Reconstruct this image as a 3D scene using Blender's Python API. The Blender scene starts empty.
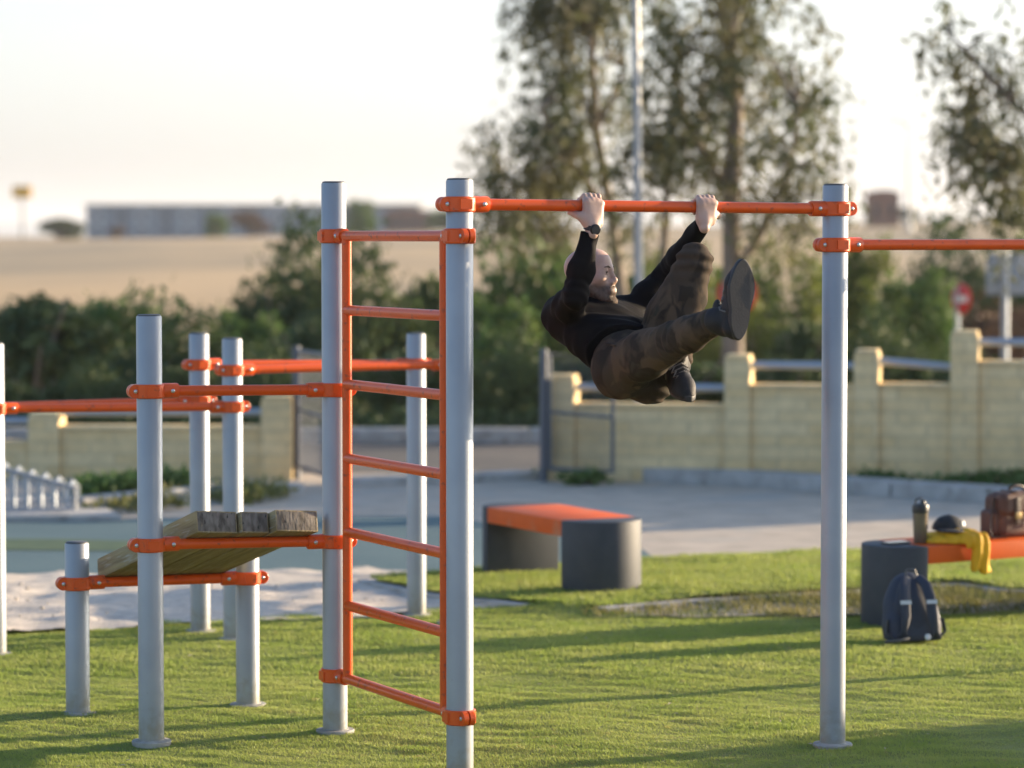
import bpy, bmesh, math, random
import numpy as np
from mathutils import Vector, Matrix
R = math.radians
random.seed(7); rng = np.random.default_rng(7)
SC = bpy.context.scene
COL = SC.collection

# ------------------------------------------------------------------ camera
FPX = 1024 * 105 / 36
CAM = np.array([0.0, 0.0, 2.1])
TH = math.atan(148 / FPX)
UPV = np.array([0, math.sin(TH), math.cos(TH)]); FWD = np.array([0, math.cos(TH), -math.sin(TH)])
def ray(px, py):
    return FWD + np.array([(px - 512) / FPX, 0, 0]) - UPV * ((py - 384) / FPX)
def PX(px, py, Y):            # point seen at a pixel, at world distance Y
    d = ray(px, py); return CAM + d * (Y / d[1])
def G(px, py, z=0.0):         # point seen at a pixel, on a level at height z
    d = ray(px, py); return CAM + d * ((z - CAM[2]) / d[2])
def unit(v):
    v = np.asarray(v, float); return v / np.linalg.norm(v)

# ------------------------------------------------------------------ materials
def mat(name, col, rough=0.6, metal=0.0, col2=None, scale=6.0, lo=0.35, hi=0.65, bump=0.0, bscale=None,
        transl=0.0, spec=0.5, coat=0.0, detail=4.0, stretch=None, extra=None, subs=0.0):
    m = bpy.data.materials.new(name); m.use_nodes = True
    nt = m.node_tree; N = nt.nodes; L = nt.links
    b = N['Principled BSDF']
    b.inputs['Base Color'].default_value = (*col, 1); b.inputs['Roughness'].default_value = rough
    b.inputs['Metallic'].default_value = metal; b.inputs['Specular IOR Level'].default_value = spec
    b.inputs['Coat Weight'].default_value = coat
    if subs:
        b.inputs['Subsurface Weight'].default_value = subs; b.inputs['Subsurface Radius'].default_value = (.012, .005, .003)
        b.inputs['Subsurface Scale'].default_value = .6
    tc = N.new('ShaderNodeTexCoord'); vec = tc.outputs['Object']
    if stretch:
        mp = N.new('ShaderNodeMapping'); mp.inputs['Scale'].default_value = stretch
        L.new(vec, mp.inputs['Vector']); vec = mp.outputs['Vector']
    colsock = None
    if col2 is not None:
        n = N.new('ShaderNodeTexNoise'); n.inputs['Scale'].default_value = scale; n.inputs['Detail'].default_value = detail
        L.new(vec, n.inputs['Vector'])
        r = N.new('ShaderNodeValToRGB'); r.color_ramp.elements[0].position = lo; r.color_ramp.elements[1].position = hi
        r.color_ramp.elements[0].color = (*col, 1); r.color_ramp.elements[1].color = (*col2, 1)
        L.new(n.outputs['Fac'], r.inputs['Fac']); colsock = r.outputs['Color']
    if extra: colsock = extra(nt, vec, colsock, b) or colsock
    if colsock is not None: L.new(colsock, b.inputs['Base Color'])
    if bump:
        n = N.new('ShaderNodeTexNoise'); n.inputs['Scale'].default_value = bscale or scale * 4; n.inputs['Detail'].default_value = 5
        L.new(vec, n.inputs['Vector'])
        bp = N.new('ShaderNodeBump'); bp.inputs['Strength'].default_value = bump; bp.inputs['Distance'].default_value = 0.02
        L.new(n.outputs['Fac'], bp.inputs['Height']); L.new(bp.outputs['Normal'], b.inputs['Normal'])
    if transl:
        t = N.new('ShaderNodeBsdfTranslucent'); mx = N.new('ShaderNodeMixShader'); mx.inputs['Fac'].default_value = transl
        t.inputs['Color'].default_value = (*[min(1, c * 1.3) for c in col], 1)
        if colsock is not None: L.new(colsock, t.inputs['Color'])
        L.new(b.outputs[0], mx.inputs[1]); L.new(t.outputs[0], mx.inputs[2]); L.new(mx.outputs[0], N['Material Output'].inputs['Surface'])
    return m

def wear(c_w, scale=30, lo=.62, hi=.72):           # small worn spots of another colour
    def f(nt, vec, cs, b):
        N = nt.nodes; L = nt.links
        n = N.new('ShaderNodeTexNoise'); n.inputs['Scale'].default_value = scale; n.inputs['Detail'].default_value = 6
        L.new(vec, n.inputs['Vector'])
        r = N.new('ShaderNodeMapRange'); r.inputs['From Min'].default_value = lo; r.inputs['From Max'].default_value = hi
        L.new(n.outputs['Fac'], r.inputs['Value'])
        mx = N.new('ShaderNodeMix'); mx.data_type = 'RGBA'
        L.new(r.outputs[0], mx.inputs['Factor'])
        if cs is not None: L.new(cs, mx.inputs['A'])
        else: mx.inputs['A'].default_value = b.inputs['Base Color'].default_value
        mx.inputs['B'].default_value = (*c_w, 1)
        return mx.outputs['Result']
    return f
def brick(c1, c2, mortar, w, h, ms=.01):            # block courses along x (or y) and z
    def f(nt, vec, cs, b):
        N = nt.nodes; L = nt.links
        sx = N.new('ShaderNodeSeparateXYZ'); L.new(vec, sx.inputs[0])
        ad = N.new('ShaderNodeMath'); L.new(sx.outputs['X'], ad.inputs[0]); L.new(sx.outputs['Y'], ad.inputs[1])
        cb = N.new('ShaderNodeCombineXYZ'); L.new(ad.outputs[0], cb.inputs['X']); L.new(sx.outputs['Z'], cb.inputs['Y'])
        br = N.new('ShaderNodeTexBrick'); L.new(cb.outputs[0], br.inputs['Vector'])
        br.inputs['Scale'].default_value = 1; br.inputs['Brick Width'].default_value = w; br.inputs['Row Height'].default_value = h
        br.inputs['Mortar Size'].default_value = ms; br.inputs['Mortar Smooth'].default_value = .2; br.inputs['Bias'].default_value = 0
        br.inputs['Color1'].default_value = (*c1, 1); br.inputs['Color2'].default_value = (*c2, 1); br.inputs['Mortar'].default_value = (*mortar, 1)
        n = N.new('ShaderNodeTexNoise'); n.inputs['Scale'].default_value = 9; n.inputs['Detail'].default_value = 6; L.new(vec, n.inputs['Vector'])
        mr = N.new('ShaderNodeMapRange'); mr.inputs['To Min'].default_value = .72; mr.inputs['To Max'].default_value = 1.22; L.new(n.outputs['Fac'], mr.inputs['Value'])
        mx = N.new('ShaderNodeMix'); mx.data_type = 'RGBA'; mx.blend_type = 'MULTIPLY'; mx.inputs['Factor'].default_value = 1
        L.new(br.outputs['Color'], mx.inputs['A']); L.new(mr.outputs[0], mx.inputs['B'])
        return mx.outputs['Result']
    return f

# ------------------------------------------------------------------ mesh builder
class MB:
    def __init__(s): s.v = []; s.f = []; s.m = []
    def add(s, vs, fs, mi=0):
        o = len(s.v); s.v += [tuple(map(float, p)) for p in vs]; s.f += [tuple(i + o for i in f) for f in fs]; s.m += [mi] * len(fs); return s
    def box(s, c, size, ax=None, mi=0):
        c = np.asarray(c, float); X, Y, Z = ax if ax is not None else np.eye(3)
        X, Y, Z = np.asarray(X, float), np.asarray(Y, float), np.asarray(Z, float)
        vs = [c + X * size[0] / 2 * i + Y * size[1] / 2 * j + Z * size[2] / 2 * k for k in (-1, 1) for j in (-1, 1) for i in (-1, 1)]
        fs = [(0, 2, 3, 1), (4, 5, 7, 6), (0, 1, 5, 4), (2, 6, 7, 3), (0, 4, 6, 2), (1, 3, 7, 5)]
        if np.dot(np.cross(X, Y), Z) < 0: fs = [f[::-1] for f in fs]
        return s.add(vs, fs, mi)
    def tube(s, pts, rad, seg=12, caps=True, mi=0, flat=None, ref=(0, 0, 1)):
        pts = [np.asarray(p, float) for p in pts]; n = len(pts)
        if np.isscalar(rad): rad = [rad] * n
        vs = []
        pn = None
        for i, p in enumerate(pts):
            t = unit((pts[min(i + 1, n - 1)] - pts[max(i - 1, 0)]))
            if pn is None:
                r = np.asarray(ref, float)
                if abs(np.dot(r, t)) > .95: r = np.array([1., 0, 0]) if abs(t[0]) < .9 else np.array([0, 1., 0])
                u = unit(r - t * np.dot(r, t))
            else: u = unit(pn - t * np.dot(pn, t))
            pn = u; w = np.cross(t, u)
            fl = flat or (1, 1)
            for k in range(seg):
                a = 2 * math.pi * k / seg
                vs.append(p + rad[i] * (u * math.cos(a) * fl[0] + w * math.sin(a) * fl[1]))
        fs = [(i * seg + k, i * seg + (k + 1) % seg, (i + 1) * seg + (k + 1) % seg, (i + 1) * seg + k) for i in range(n - 1) for k in range(seg)]
        if caps: fs += [tuple(range(seg))[::-1], tuple((n - 1) * seg + k for k in range(seg))]
        return s.add(vs, fs, mi)
    def prism(s, poly, z0, z1, mi=0):       # ccw polygon of (x, y)
        n = len(poly); vs = [(p[0], p[1], z0) for p in poly] + [(p[0], p[1], z1) for p in poly]
        fs = [tuple(range(n))[::-1], tuple(range(n, 2 * n))] + [(i, (i + 1) % n, n + (i + 1) % n, n + i) for i in range(n)]
        return s.add(vs, fs, mi)
    def lathe(s, c, prof, seg=24, ax=None, mi=0):   # prof = (radius, height) from bottom to top
        c = np.asarray(c, float); X, Y, Z = [np.asarray(a, float) for a in (ax if ax is not None else np.eye(3))]
        vs = [c + X * r * math.cos(2 * math.pi * k / seg) + Y * r * math.sin(2 * math.pi * k / seg) + Z * h for r, h in prof for k in range(seg)]
        n = len(prof)
        fs = [(i * seg + k, i * seg + (k + 1) % seg, (i + 1) * seg + (k + 1) % seg, (i + 1) * seg + k) for i in range(n - 1) for k in range(seg)]
        fs += [tuple(range(seg))[::-1], tuple((n - 1) * seg + k for k in range(seg))]
        return s.add(vs, fs, mi)
    def ell(s, c, r, seg=16, ax=None, mi=0):
        prof = [(math.sin(a) * 1.0, -math.cos(a)) for a in np.linspace(.05, math.pi - .05, seg // 2 + 1)]
        X, Y, Z = [np.asarray(a, float) for a in (ax if ax is not None else np.eye(3))]
        return s.lathe(c, prof, seg, (X * r[0], Y * r[1], Z * r[2]), mi)

def mesh_from(name, V, F, mats, mi=None, smooth=True, sharp=38):
    me = bpy.data.meshes.new(name)
    me.from_pydata([tuple(v) for v in V], [], [tuple(f) for f in F])
    for m in mats: me.materials.append(m)
    if mi is not None: me.polygons.foreach_set('material_index', np.asarray(mi, np.int32))
    me.polygons.foreach_set('use_smooth', np.full(len(me.polygons), smooth))
    me.update()
    if smooth and sharp: me.set_sharp_from_angle(angle=R(sharp))
    return me
def fast_mesh(name, V, F, mats, smooth=False, quads=True):   # numpy arrays of equal-sized faces
    V = np.asarray(V, np.float32); F = np.asarray(F, np.int32); n, k = F.shape
    me = bpy.data.meshes.new(name)
    me.vertices.add(len(V)); me.vertices.foreach_set('co', V.ravel())
    me.loops.add(n * k); me.loops.foreach_set('vertex_index', F.ravel())
    me.polygons.add(n); me.polygons.foreach_set('loop_start', np.arange(0, n * k, k, dtype=np.int32))
    me.polygons.foreach_set('use_smooth', np.full(n, smooth))
    for m in mats: me.materials.append(m)
    me.update(calc_edges=True); me.validate()
    return me

def root_loc(o):
    l = np.zeros(3)
    while o is not None: l = l + np.array(o.location); o = o.parent
    return l
def link(name, me, parent=None, loc=None):
    o = bpy.data.objects.new(name, me); COL.objects.link(o)
    if parent is not None: o.parent = parent
    if loc is not None: o.location = loc
    return o
def tag(o, label=None, cat=None, group=None, kind=None):
    if label: o['label'] = label
    if cat: o['category'] = cat
    if group: o['group'] = group
    if kind: o['kind'] = kind
    return o
def thing(name, label, cat, loc, group=None):
    o = bpy.data.objects.new(name, None); COL.objects.link(o); o.location = [float(c) for c in loc]
    o.empty_display_size = .1
    return tag(o, label, cat, group)
def part(name, mb, mats, parent=None, label=None, bevel=0, smooth=True, sharp=38, loc=None):
    """world-space MB -> one mesh object; under a parent the vertices become local to it"""
    if not isinstance(mats, (list, tuple)): mats = [mats]
    off = root_loc(parent) if parent is not None else np.zeros(3)
    if loc is not None: off = off + np.asarray(loc, float)
    V = np.asarray(mb.v, float) - off
    me = mesh_from(name, V, mb.f, mats, mb.m, smooth, None if bevel else sharp)
    if bevel:
        bm = bmesh.new(); bm.from_mesh(me); bm.normal_update()
        es = [e for e in bm.edges if len(e.link_faces) == 2 and e.calc_face_angle(0) > R(30)]
        bmesh.ops.bevel(bm, geom=es, offset=bevel, segments=2, profile=.6, affect='EDGES', clamp_overlap=True)
        bm.to_mesh(me); bm.free()
        me.polygons.foreach_set('use_smooth', np.full(len(me.polygons), True)); me.set_sharp_from_angle(angle=R(40))
    o = link(name, me, parent, None if loc is None else [float(c) for c in loc])
    if label: o['label'] = label
    return o
def solo(name, mb, mats, label, cat, loc, group=None, bevel=0):      # a thing that is one mesh
    return tag(part(name, mb, mats, None, None, bevel, loc=loc), label, cat, group)
def struct(name, mb, mats, kind='structure', smooth=False, bevel=0):
    return tag(part(name, mb, mats, smooth=smooth, bevel=bevel), kind=kind)
def copy_tree(o, parent=None):
    c = o.copy(); COL.objects.link(c)
    if parent is not None: c.parent = parent
    for ch in list(o.children): copy_tree(ch, c)
    return c

def wob(P, freq, seed, n=5):               # smooth pseudo noise, about -1..1
    r = np.random.default_rng(seed); P = np.asarray(P); out = 0
    for i in range(n):
        k = r.normal(size=P.shape[1]); k = k / np.linalg.norm(k) * freq * r.uniform(.6, 1.6)
        k2 = r.normal(size=P.shape[1]) * freq * .5
        out = out + np.sin(P @ k + r.uniform(0, 6.28) + 1.2 * np.sin(P @ k2 + r.uniform(0, 6.28)))
    return out / n * 1.3

# ------------------------------------------------------------------ implicit surfaces
class SDF:
    def __init__(s): s.p = []
    def cone(s, a, b, r1, r2=None, k=.02, op=1): s.p.append(('c', np.asarray(a, np.float32), np.asarray(b, np.float32), r1, r1 if r2 is None else r2, k, op)); return s
    def chain(s, pts, rads, k=.02):
        for i in range(len(pts) - 1): s.cone(pts[i], pts[i + 1], rads[i], rads[i + 1], k)
        return s
    def ell(s, c, r, ax=None, k=.02, op=1):
        A = np.array([unit(a) for a in ax], np.float32) if ax is not None else np.eye(3, dtype=np.float32)
        s.p.append(('e', np.asarray(c, np.float32), A, np.asarray(r, np.float32), None, k, op)); return s
    def rbox(s, c, hs, r, ax=None, k=.02, op=1):
        A = np.array([unit(a) for a in ax], np.float32) if ax is not None else np.eye(3, dtype=np.float32)
        s.p.append(('b', np.asarray(c, np.float32), A, np.asarray(hs, np.float32), r, k, op)); return s
    @staticmethod
    def d1(q, P):
        if q[0] == 'c':
            ba = q[2] - q[1]; pa = P - q[1]; t = np.clip((pa @ ba) / max(1e-9, float(ba @ ba)), 0, 1)
            return np.linalg.norm(pa - t[:, None] * ba, axis=1) - (q[3] + (q[4] - q[3]) * t)
        L = (P - q[1]) @ q[2].T
        if q[0] == 'e':
            k0 = np.linalg.norm(L / q[3], axis=1); k1 = np.linalg.norm(L / q[3] ** 2, axis=1) + 1e-9
            return k0 * (k0 - 1) / k1
        e = np.abs(L) - (q[3] - q[4])
        return np.linalg.norm(np.maximum(e, 0), axis=1) + np.minimum(e.max(1), 0) - q[4]
    def mesh(s, h, shift=0.0, post=None, pad=.03, B=14):
        lo = np.full(3, 1e9); hi = -lo
        for q in s.p:
            if q[6] < 0: continue
            if q[0] == 'c': r = max(q[3], q[4]); a = np.minimum(q[1], q[2]) - r; b = np.maximum(q[1], q[2]) + r
            else: r = float(np.linalg.norm(q[3])) if q[0] == 'b' else float(q[3].max()); a = q[1] - r; b = q[1] + r
            lo = np.minimum(lo, a); hi = np.maximum(hi, b)
        lo -= pad; hi += pad
        nb = np.ceil((hi - lo) / (h * B)).astype(int); n = nb * B
        I = np.stack(np.meshgrid(*[np.arange(k) for k in nb], indexing='ij'), -1).reshape(-1, 3)
        Cc = (lo + (I * B + (B - 1) / 2) * h).astype(np.float32); hd = h * B * .87
        D = np.stack([s.d1(q, Cc) for q in s.p]); U = np.array([q[6] > 0 for q in s.p]); K = np.array([q[5] for q in s.p])
        m = D[U].min(0)
        F = np.where(np.broadcast_to(m[:, None], (len(m), 1)) > 0, 1., -1.).astype(np.float32)
        F = np.repeat(F, B ** 3, axis=1)
        g = np.stack(np.meshgrid(*[np.arange(B)] * 3, indexing='ij'), -1).reshape(-1, 3)
        for bi in np.nonzero(np.abs(m) < hd * 1.25 + .05)[0]:
            P = (lo + (I[bi] * B + g) * h).astype(np.float32)
            d = None
            for qi, q in enumerate(s.p):
                if q[6] > 0:
                    if D[qi, bi] > m[bi] + 2.3 * hd + q[5] * 2: continue
                    x = s.d1(q, P) + shift
                    if d is None: d = x
                    else:
                        hh = np.maximum(q[5] - np.abs(d - x), 0) / q[5]; d = np.minimum(d, x) - hh * hh * q[5] * .25
                elif d is not None and D[qi, bi] < hd * 1.3 + q[5]:
                    x = -s.d1(q, P); hh = np.maximum(q[5] - np.abs(d - x), 0) / q[5]; d = np.maximum(d, x) + hh * hh * q[5] * .25
            if post is not None: d = post(P, d)
            F[bi] = d
        F = F.reshape(*nb, B, B, B).transpose(0, 3, 1, 4, 2, 5).reshape(*n)
        return nets(F, lo, h)
def nets(F, lo, h):
    n = np.array(F.shape); S = F < 0
    cnt = np.zeros(n - 1, np.float32); acc = np.zeros((*(n - 1), 3), np.float32)
    sl = lambda o, N: tuple(slice(o[i], o[i] + N[i] - 1) for i in range(3))
    base = n
    for ax in range(3):
        o2 = [a for a in range(3) if a != ax]
        for i in (0, 1):
            for j in (0, 1):
                c0 = [0, 0, 0]; c0[o2[0]] = i; c0[o2[1]] = j; c1 = list(c0); c1[ax] = 1
                f0 = F[sl(c0, base)]; f1 = F[sl(c1, base)]; x = (f0 < 0) != (f1 < 0)
                t = np.where(x, f0 / np.where(x, f0 - f1, 1), 0)
                cnt += x
                acc[..., ax] += t
                for a in o2: acc[..., a] += x * c0[a]
    act = cnt > 0; idx = np.full(n - 1, -1, np.int64); idx[act] = np.arange(act.sum())
    V = (np.argwhere(act) + acc[act] / cnt[act][:, None]) * h + lo
    Q = []
    for ax in range(3):
        u, v = [a for a in range(3) if a != ax]
        if ax == 1: u, v = v, u
        s0 = [slice(1, -1)] * 3; s1 = [slice(1, -1)] * 3; s0[ax] = slice(0, -1); s1[ax] = slice(1, None)
        A = S[tuple(s0)]; Bm = S[tuple(s1)]
        for inside, flip in ((A & ~Bm, False), (~A & Bm, True)):
            c = np.argwhere(inside)
            if not len(c): continue
            off = np.ones(3, int); off[ax] = 0; c = c + off
            e = [c.copy() for _ in range(4)]
            e[0][:, u] -= 1; e[0][:, v] -= 1; e[1][:, v] -= 1; e[3][:, u] -= 1
            q = np.stack([idx[tuple(k.T)] for k in e], 1)
            Q.append(q[:, ::-1] if flip else q)
    Q = np.concatenate(Q); Q = Q[(Q >= 0).all(1)]
    return V, Q
def sdf_part(name, sd, m, h, parent=None, shift=0., post=None, loc=None, label=None, B=14):
    V, Q = sd.mesh(h, shift, post, B=B)
    off = root_loc(parent) if parent is not None else np.zeros(3)
    if loc is not None: off = off + np.asarray(loc, float)
    me = fast_mesh(name, V - off, Q, m if isinstance(m, (list, tuple)) else [m], smooth=True)
    o = link(name, me, parent, None if loc is None else [float(c) for c in loc])
    if label: o['label'] = label
    return o
# ------------------------------------------------------------------ light, sky, camera
SUN_AZ, SUN_EL = 24.3, 9.5                      # direction to the sun: to the right and behind the frame
sund = np.array([math.cos(R(SUN_AZ)) * math.cos(R(SUN_EL)), math.sin(R(SUN_AZ)) * math.cos(R(SUN_EL)), math.sin(R(SUN_EL))])
W = bpy.data.worlds.new('World'); SC.world = W; W.use_nodes = True
nt = W.node_tree; bg = nt.nodes['Background']
sky = nt.nodes.new('ShaderNodeTexSky'); sky.sky_type = 'NISHITA'; sky.sun_disc = False
sky.sun_elevation = R(SUN_EL); sky.sun_rotation = R(90 - SUN_AZ); sky.dust_density = 1.8; sky.air_density = .8; sky.ozone_density = 2.1
hs_ = nt.nodes.new('ShaderNodeHueSaturation'); tcw = nt.nodes.new('ShaderNodeTexCoord'); sxw = nt.nodes.new('ShaderNodeSeparateXYZ'); mrw = nt.nodes.new('ShaderNodeMapRange')
nt.links.new(tcw.outputs['Generated'], sxw.inputs[0]); nt.links.new(sxw.outputs['Z'], mrw.inputs['Value'])
mrw.inputs['From Min'].default_value = .0; mrw.inputs['From Max'].default_value = .30; mrw.inputs['To Min'].default_value = .12; mrw.inputs['To Max'].default_value = 1.05
nt.links.new(mrw.outputs[0], hs_.inputs['Saturation'])
nt.links.new(sky.outputs[0], hs_.inputs['Color']); nt.links.new(hs_.outputs[0], bg.inputs[0]); bg.inputs[1].default_value = .14
sl_ = bpy.data.lights.new('sun', 'SUN'); sl_.energy = 5.0; sl_.angle = R(.5); sl_.color = (1.0, .77, .50)
so = bpy.data.objects.new('sun', sl_); COL.objects.link(so)
so.rotation_euler = Vector(sund).to_track_quat('Z', 'Y').to_euler()
cd = bpy.data.cameras.new('camera'); cam = bpy.data.objects.new('camera', cd); COL.objects.link(cam)
cam.location = CAM; cam.rotation_euler = (math.pi / 2 - TH, 0, 0)
cd.lens = 105; cd.sensor_width = 36; cd.clip_end = 20000; cd.clip_start = .1
cd.dof.use_dof = True; cd.dof.focus_distance = 11.85; cd.dof.aperture_fstop = 1.9; cd.dof.aperture_blades = 9
SC.camera = cam
SC.view_settings.view_transform = 'Standard'; SC.view_settings.look = 'None'; SC.view_settings.gamma = 1
SC.view_settings.exposure = 1.47
SC.render.resolution_x, SC.render.resolution_y = 1024, 768
SC.cycles.use_denoising = True
SC.cycles.max_bounces = 6; SC.cycles.transparent_max_bounces = 4

# ------------------------------------------------------------------ materials
M = {}
def splash(nt, vec, cs, b):                     # small scuffs, and mud splashed on the lowest hand's breadth
    N = nt.nodes; L = nt.links; c1 = wear((.26, .26, .255), 40, .70, .80)(nt, vec, cs, b)
    sx = N.new('ShaderNodeSeparateXYZ'); L.new(vec, sx.inputs[0]); n = N.new('ShaderNodeTexNoise'); n.inputs['Scale'].default_value = 26; n.inputs['Detail'].default_value = 6; L.new(vec, n.inputs['Vector'])
    r = N.new('ShaderNodeMapRange'); r.inputs['From Min'].default_value = .02; r.inputs['From Max'].default_value = .26; r.inputs['To Min'].default_value = .30; r.inputs['To Max'].default_value = -.30; L.new(sx.outputs['Z'], r.inputs['Value'])
    a = N.new('ShaderNodeMath'); L.new(n.outputs['Fac'], a.inputs[0]); L.new(r.outputs[0], a.inputs[1])
    q = N.new('ShaderNodeMapRange'); q.inputs['From Min'].default_value = .5; q.inputs['From Max'].default_value = .85; q.inputs['To Max'].default_value = .5; L.new(a.outputs[0], q.inputs['Value'])
    mx = N.new('ShaderNodeMix'); mx.data_type = 'RGBA'; L.new(q.outputs[0], mx.inputs['Factor']); L.new(c1, mx.inputs['A']); mx.inputs['B'].default_value = (.23, .20, .13, 1)
    return mx.outputs['Result']
M['post'] = mat('post_paint', (.295, .322, .355), .40, .2, col2=(.345, .370, .40), scale=4, bump=.03, bscale=90, extra=splash)
M['cap'] = mat('post_cap_plastic', (.07, .072, .075), .5)
M['orange'] = mat('orange_powder_coat', (.76, .105, .013), .36, spec=.35, col2=(.70, .092, .012), scale=9, bump=.05, bscale=160, coat=.1, extra=wear((.36, .07, .03), 34, .60, .72))
M['steel'] = mat('bolt_steel', (.55, .56, .57), .3, .9)
M['plate'] = mat('base_plate_concrete', (.40, .39, .36), .8, col2=(.26, .25, .22), scale=20, bump=.2)
M['plank'] = mat('weathered_timber', (.34, .27, .14), .8, col2=(.20, .15, .08), scale=4, stretch=(9, .7, 9), bump=.25, bscale=9, extra=wear((.36, .33, .28), 12, .55, .7))
M['endgrain'] = mat('grey_end_grain', (.20, .18, .16), .85, col2=(.075, .065, .055), scale=14, stretch=(3, 1, 1.2), bump=.2, bscale=26, extra=wear((.03, .027, .024), 24, .60, .66))
M['turf_base'] = mat('turf_backing', (.16, .19, .04), .9, col2=(.22, .24, .06), scale=3, bump=.6, bscale=120)
M['blade'] = mat('turf_blades', (.255, .34, .064), .55, col2=(.375, .415, .115), scale=2.2, lo=.3, hi=.7, transl=.45, spec=.3, extra=wear((.36, .32, .12), 14, .60, .76))
M['soil'] = mat('dry_soil', (.40, .34, .25), .95, col2=(.26, .22, .14), scale=5, bump=.6, bscale=40)
M['sand'] = mat('pale_gravel', (.64, .56, .47), .95, col2=(.46, .41, .35), scale=9, bump=.7, bscale=70, extra=wear((.62, .57, .49), 24, .58, .66))
M['court'] = mat('teal_court_rubber', (.066, .130, .145), .85, col2=(.090, .155, .165), scale=.8, bump=.2, bscale=160)
M['greenline'] = mat('green_court_strip', (.035, .085, .04), .9, col2=(.06, .11, .05), scale=6, bump=.2)
M['pave'] = mat('pale_compacted_paving', (.52, .44, .35), .95, col2=(.40, .34, .27), scale=3.5, bump=.3, bscale=60, extra=wear((.40, .37, .32), 1.1, .52, .66))
M['road'] = mat('road_asphalt', (.085, .082, .078), .95, col2=(.13, .115, .10), scale=.6, bump=.2, bscale=90)
M['kerb'] = mat('kerb_concrete', (.44, .43, .41), .9, col2=(.31, .30, .28), scale=6, bump=.3, extra=wear((.2, .19, .16), 5, .6, .72))
M['stone'] = mat('sandstone_block', (.5, .4, .22), .92, bump=.4, bscale=26, extra=brick((.72, .535, .27), (.79, .62, .35), (.60, .47, .27), .40, .102, .008))
M['rail'] = mat('galvanised_rail', (.36, .40, .45), .45, .5)
M['gate'] = mat('grey_gate_paint', (.12, .13, .15), .5, .3)
M['wire'] = mat('chain_link_wire', (.22, .22, .22), .5, .5)
M['concrete'] = mat('dark_grey_bench_concrete', (.033, .041, .053), .62, col2=(.043, .050, .061), scale=12, bump=.08, bscale=120)
M['seat'] = mat('orange_bench_slab', (.70, .112, .010), .55, spec=.2, col2=(.62, .098, .010), scale=5, bump=.05, bscale=120, extra=wear((.50, .22, .12), 4, .55, .7))
M['field'] = mat('dry_golden_grass', (.48, .325, .165), .95, col2=(.27, .205, .12), scale=.05, lo=.42, hi=.62, extra=wear((.16, .135, .085), .02, .55, .68), stretch=(1, .35, 1))
M['hill'] = mat('far_hills', (.13, .17, .20), 1.0, col2=(.17, .20, .22), scale=.002)
M['bark'] = mat('eucalyptus_bark', (.26, .215, .175), .9, col2=(.15, .125, .10), scale=4, stretch=(3, 3, .6), bump=.4, bscale=14)
M['euc'] = mat('eucalyptus_leaves', (.095, .120, .052), .6, col2=(.145, .135, .056), scale=1.1, lo=.38, hi=.62, transl=.35)
M['leaf_dark'] = mat('dark_shrub_leaves', (.058, .092, .030), .65, col2=(.10, .135, .045), scale=1.6, transl=.22)
M['leaf_mid'] = mat('green_shrub_leaves', (.075, .150, .036), .65, col2=(.13, .19, .052), scale=1.6, transl=.3)
M['leaf_lit'] = mat('yellow_green_shrub_leaves', (.095, .140, .030), .65, col2=(.175, .195, .045), scale=1.5, transl=.4)
M['leaf_red'] = mat('russet_hedge_leaves', (.10, .055, .035), .7, col2=(.14, .085, .05), scale=2, transl=.25)
M['weed'] = mat('weed_leaves', (.11, .14, .035), .7, col2=(.27, .24, .08), scale=2.5, transl=.3)
M['lamp'] = mat('lamp_post_paint', (.33, .34, .35), .45, .4)
M['brickb'] = mat('red_brick_building', (.24, .11, .07), .9, extra=brick((.26, .115, .075), (.20, .095, .065), (.25, .2, .17), .5, .18, .02))
M['bldg'] = mat('grey_blue_building', (.20, .235, .27), .8, col2=(.24, .27, .30), scale=.2)
M['bldgw'] = mat('pale_building_panel', (.42, .44, .46), .8)
M['glass'] = mat('dark_window_glass', (.03, .04, .05), .15)
M['roofm'] = mat('roof_edge', (.32, .30, .26), .8)
M['yellow_sign'] = mat('yellow_sign_face', (.80, .42, .01), .6)
M['white'] = mat('white_paint', (.78, .78, .76), .5)
M['red'] = mat('red_sign_face', (.55, .02, .02), .4)
M['signback'] = mat('bare_aluminium_sign_back', (.27, .33, .40), .5, .2, col2=(.32, .38, .44), scale=2)
M['carw'] = mat('silver_car_paint', (.50, .54, .58), .3, .4, coat=.6)
M['tyre'] = mat('tyre_rubber', (.02, .02, .02), .85)

# ------------------------------------------------------------------ terrain: one sheet to the horizon
def T_of(x): return np.clip(2.65 + .022 * x, 1.6, 3.7)
def hz(x, y):
    s = lambda t: np.clip(t, 0, 1) ** 2 * (3 - 2 * np.clip(t, 0, 1))
    z = -.03 - .97 * s((y - 31.5) / 11)
    z = z + s((y - 45) / 55) * 1.15
    z = z + np.clip((y - 70) / 230, 0, 1) ** 1.15 * (T_of(x) - .12)
    z = z + np.where(y > 48, np.sin(x * .11 + y * .045) * .12 * np.clip((y - 48) / 60, 0, 1), 0)
    return z
xs = np.unique(np.concatenate([np.linspace(-60, 60, 61), -np.geomspace(62, 7000, 26), np.geomspace(62, 7000, 26)]))
ys = np.concatenate([np.linspace(-60, 28, 12), np.linspace(30, 130, 68), np.geomspace(134, 9000, 44)])
Xg, Yg = np.meshgrid(xs, ys, indexing='xy')
Vt = np.stack([Xg, Yg, hz(Xg, Yg)], -1).reshape(-1, 3)
nx, ny = len(xs), len(ys)
i, j = np.meshgrid(np.arange(nx - 1), np.arange(ny - 1), indexing='xy'); a = (j * nx + i).ravel()
Ft = np.stack([a, a + 1, a + nx + 1, a + nx], 1)
tag(link('terrain', fast_mesh('terrain', Vt, Ft, [M['field']], True)), kind='structure')
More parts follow.
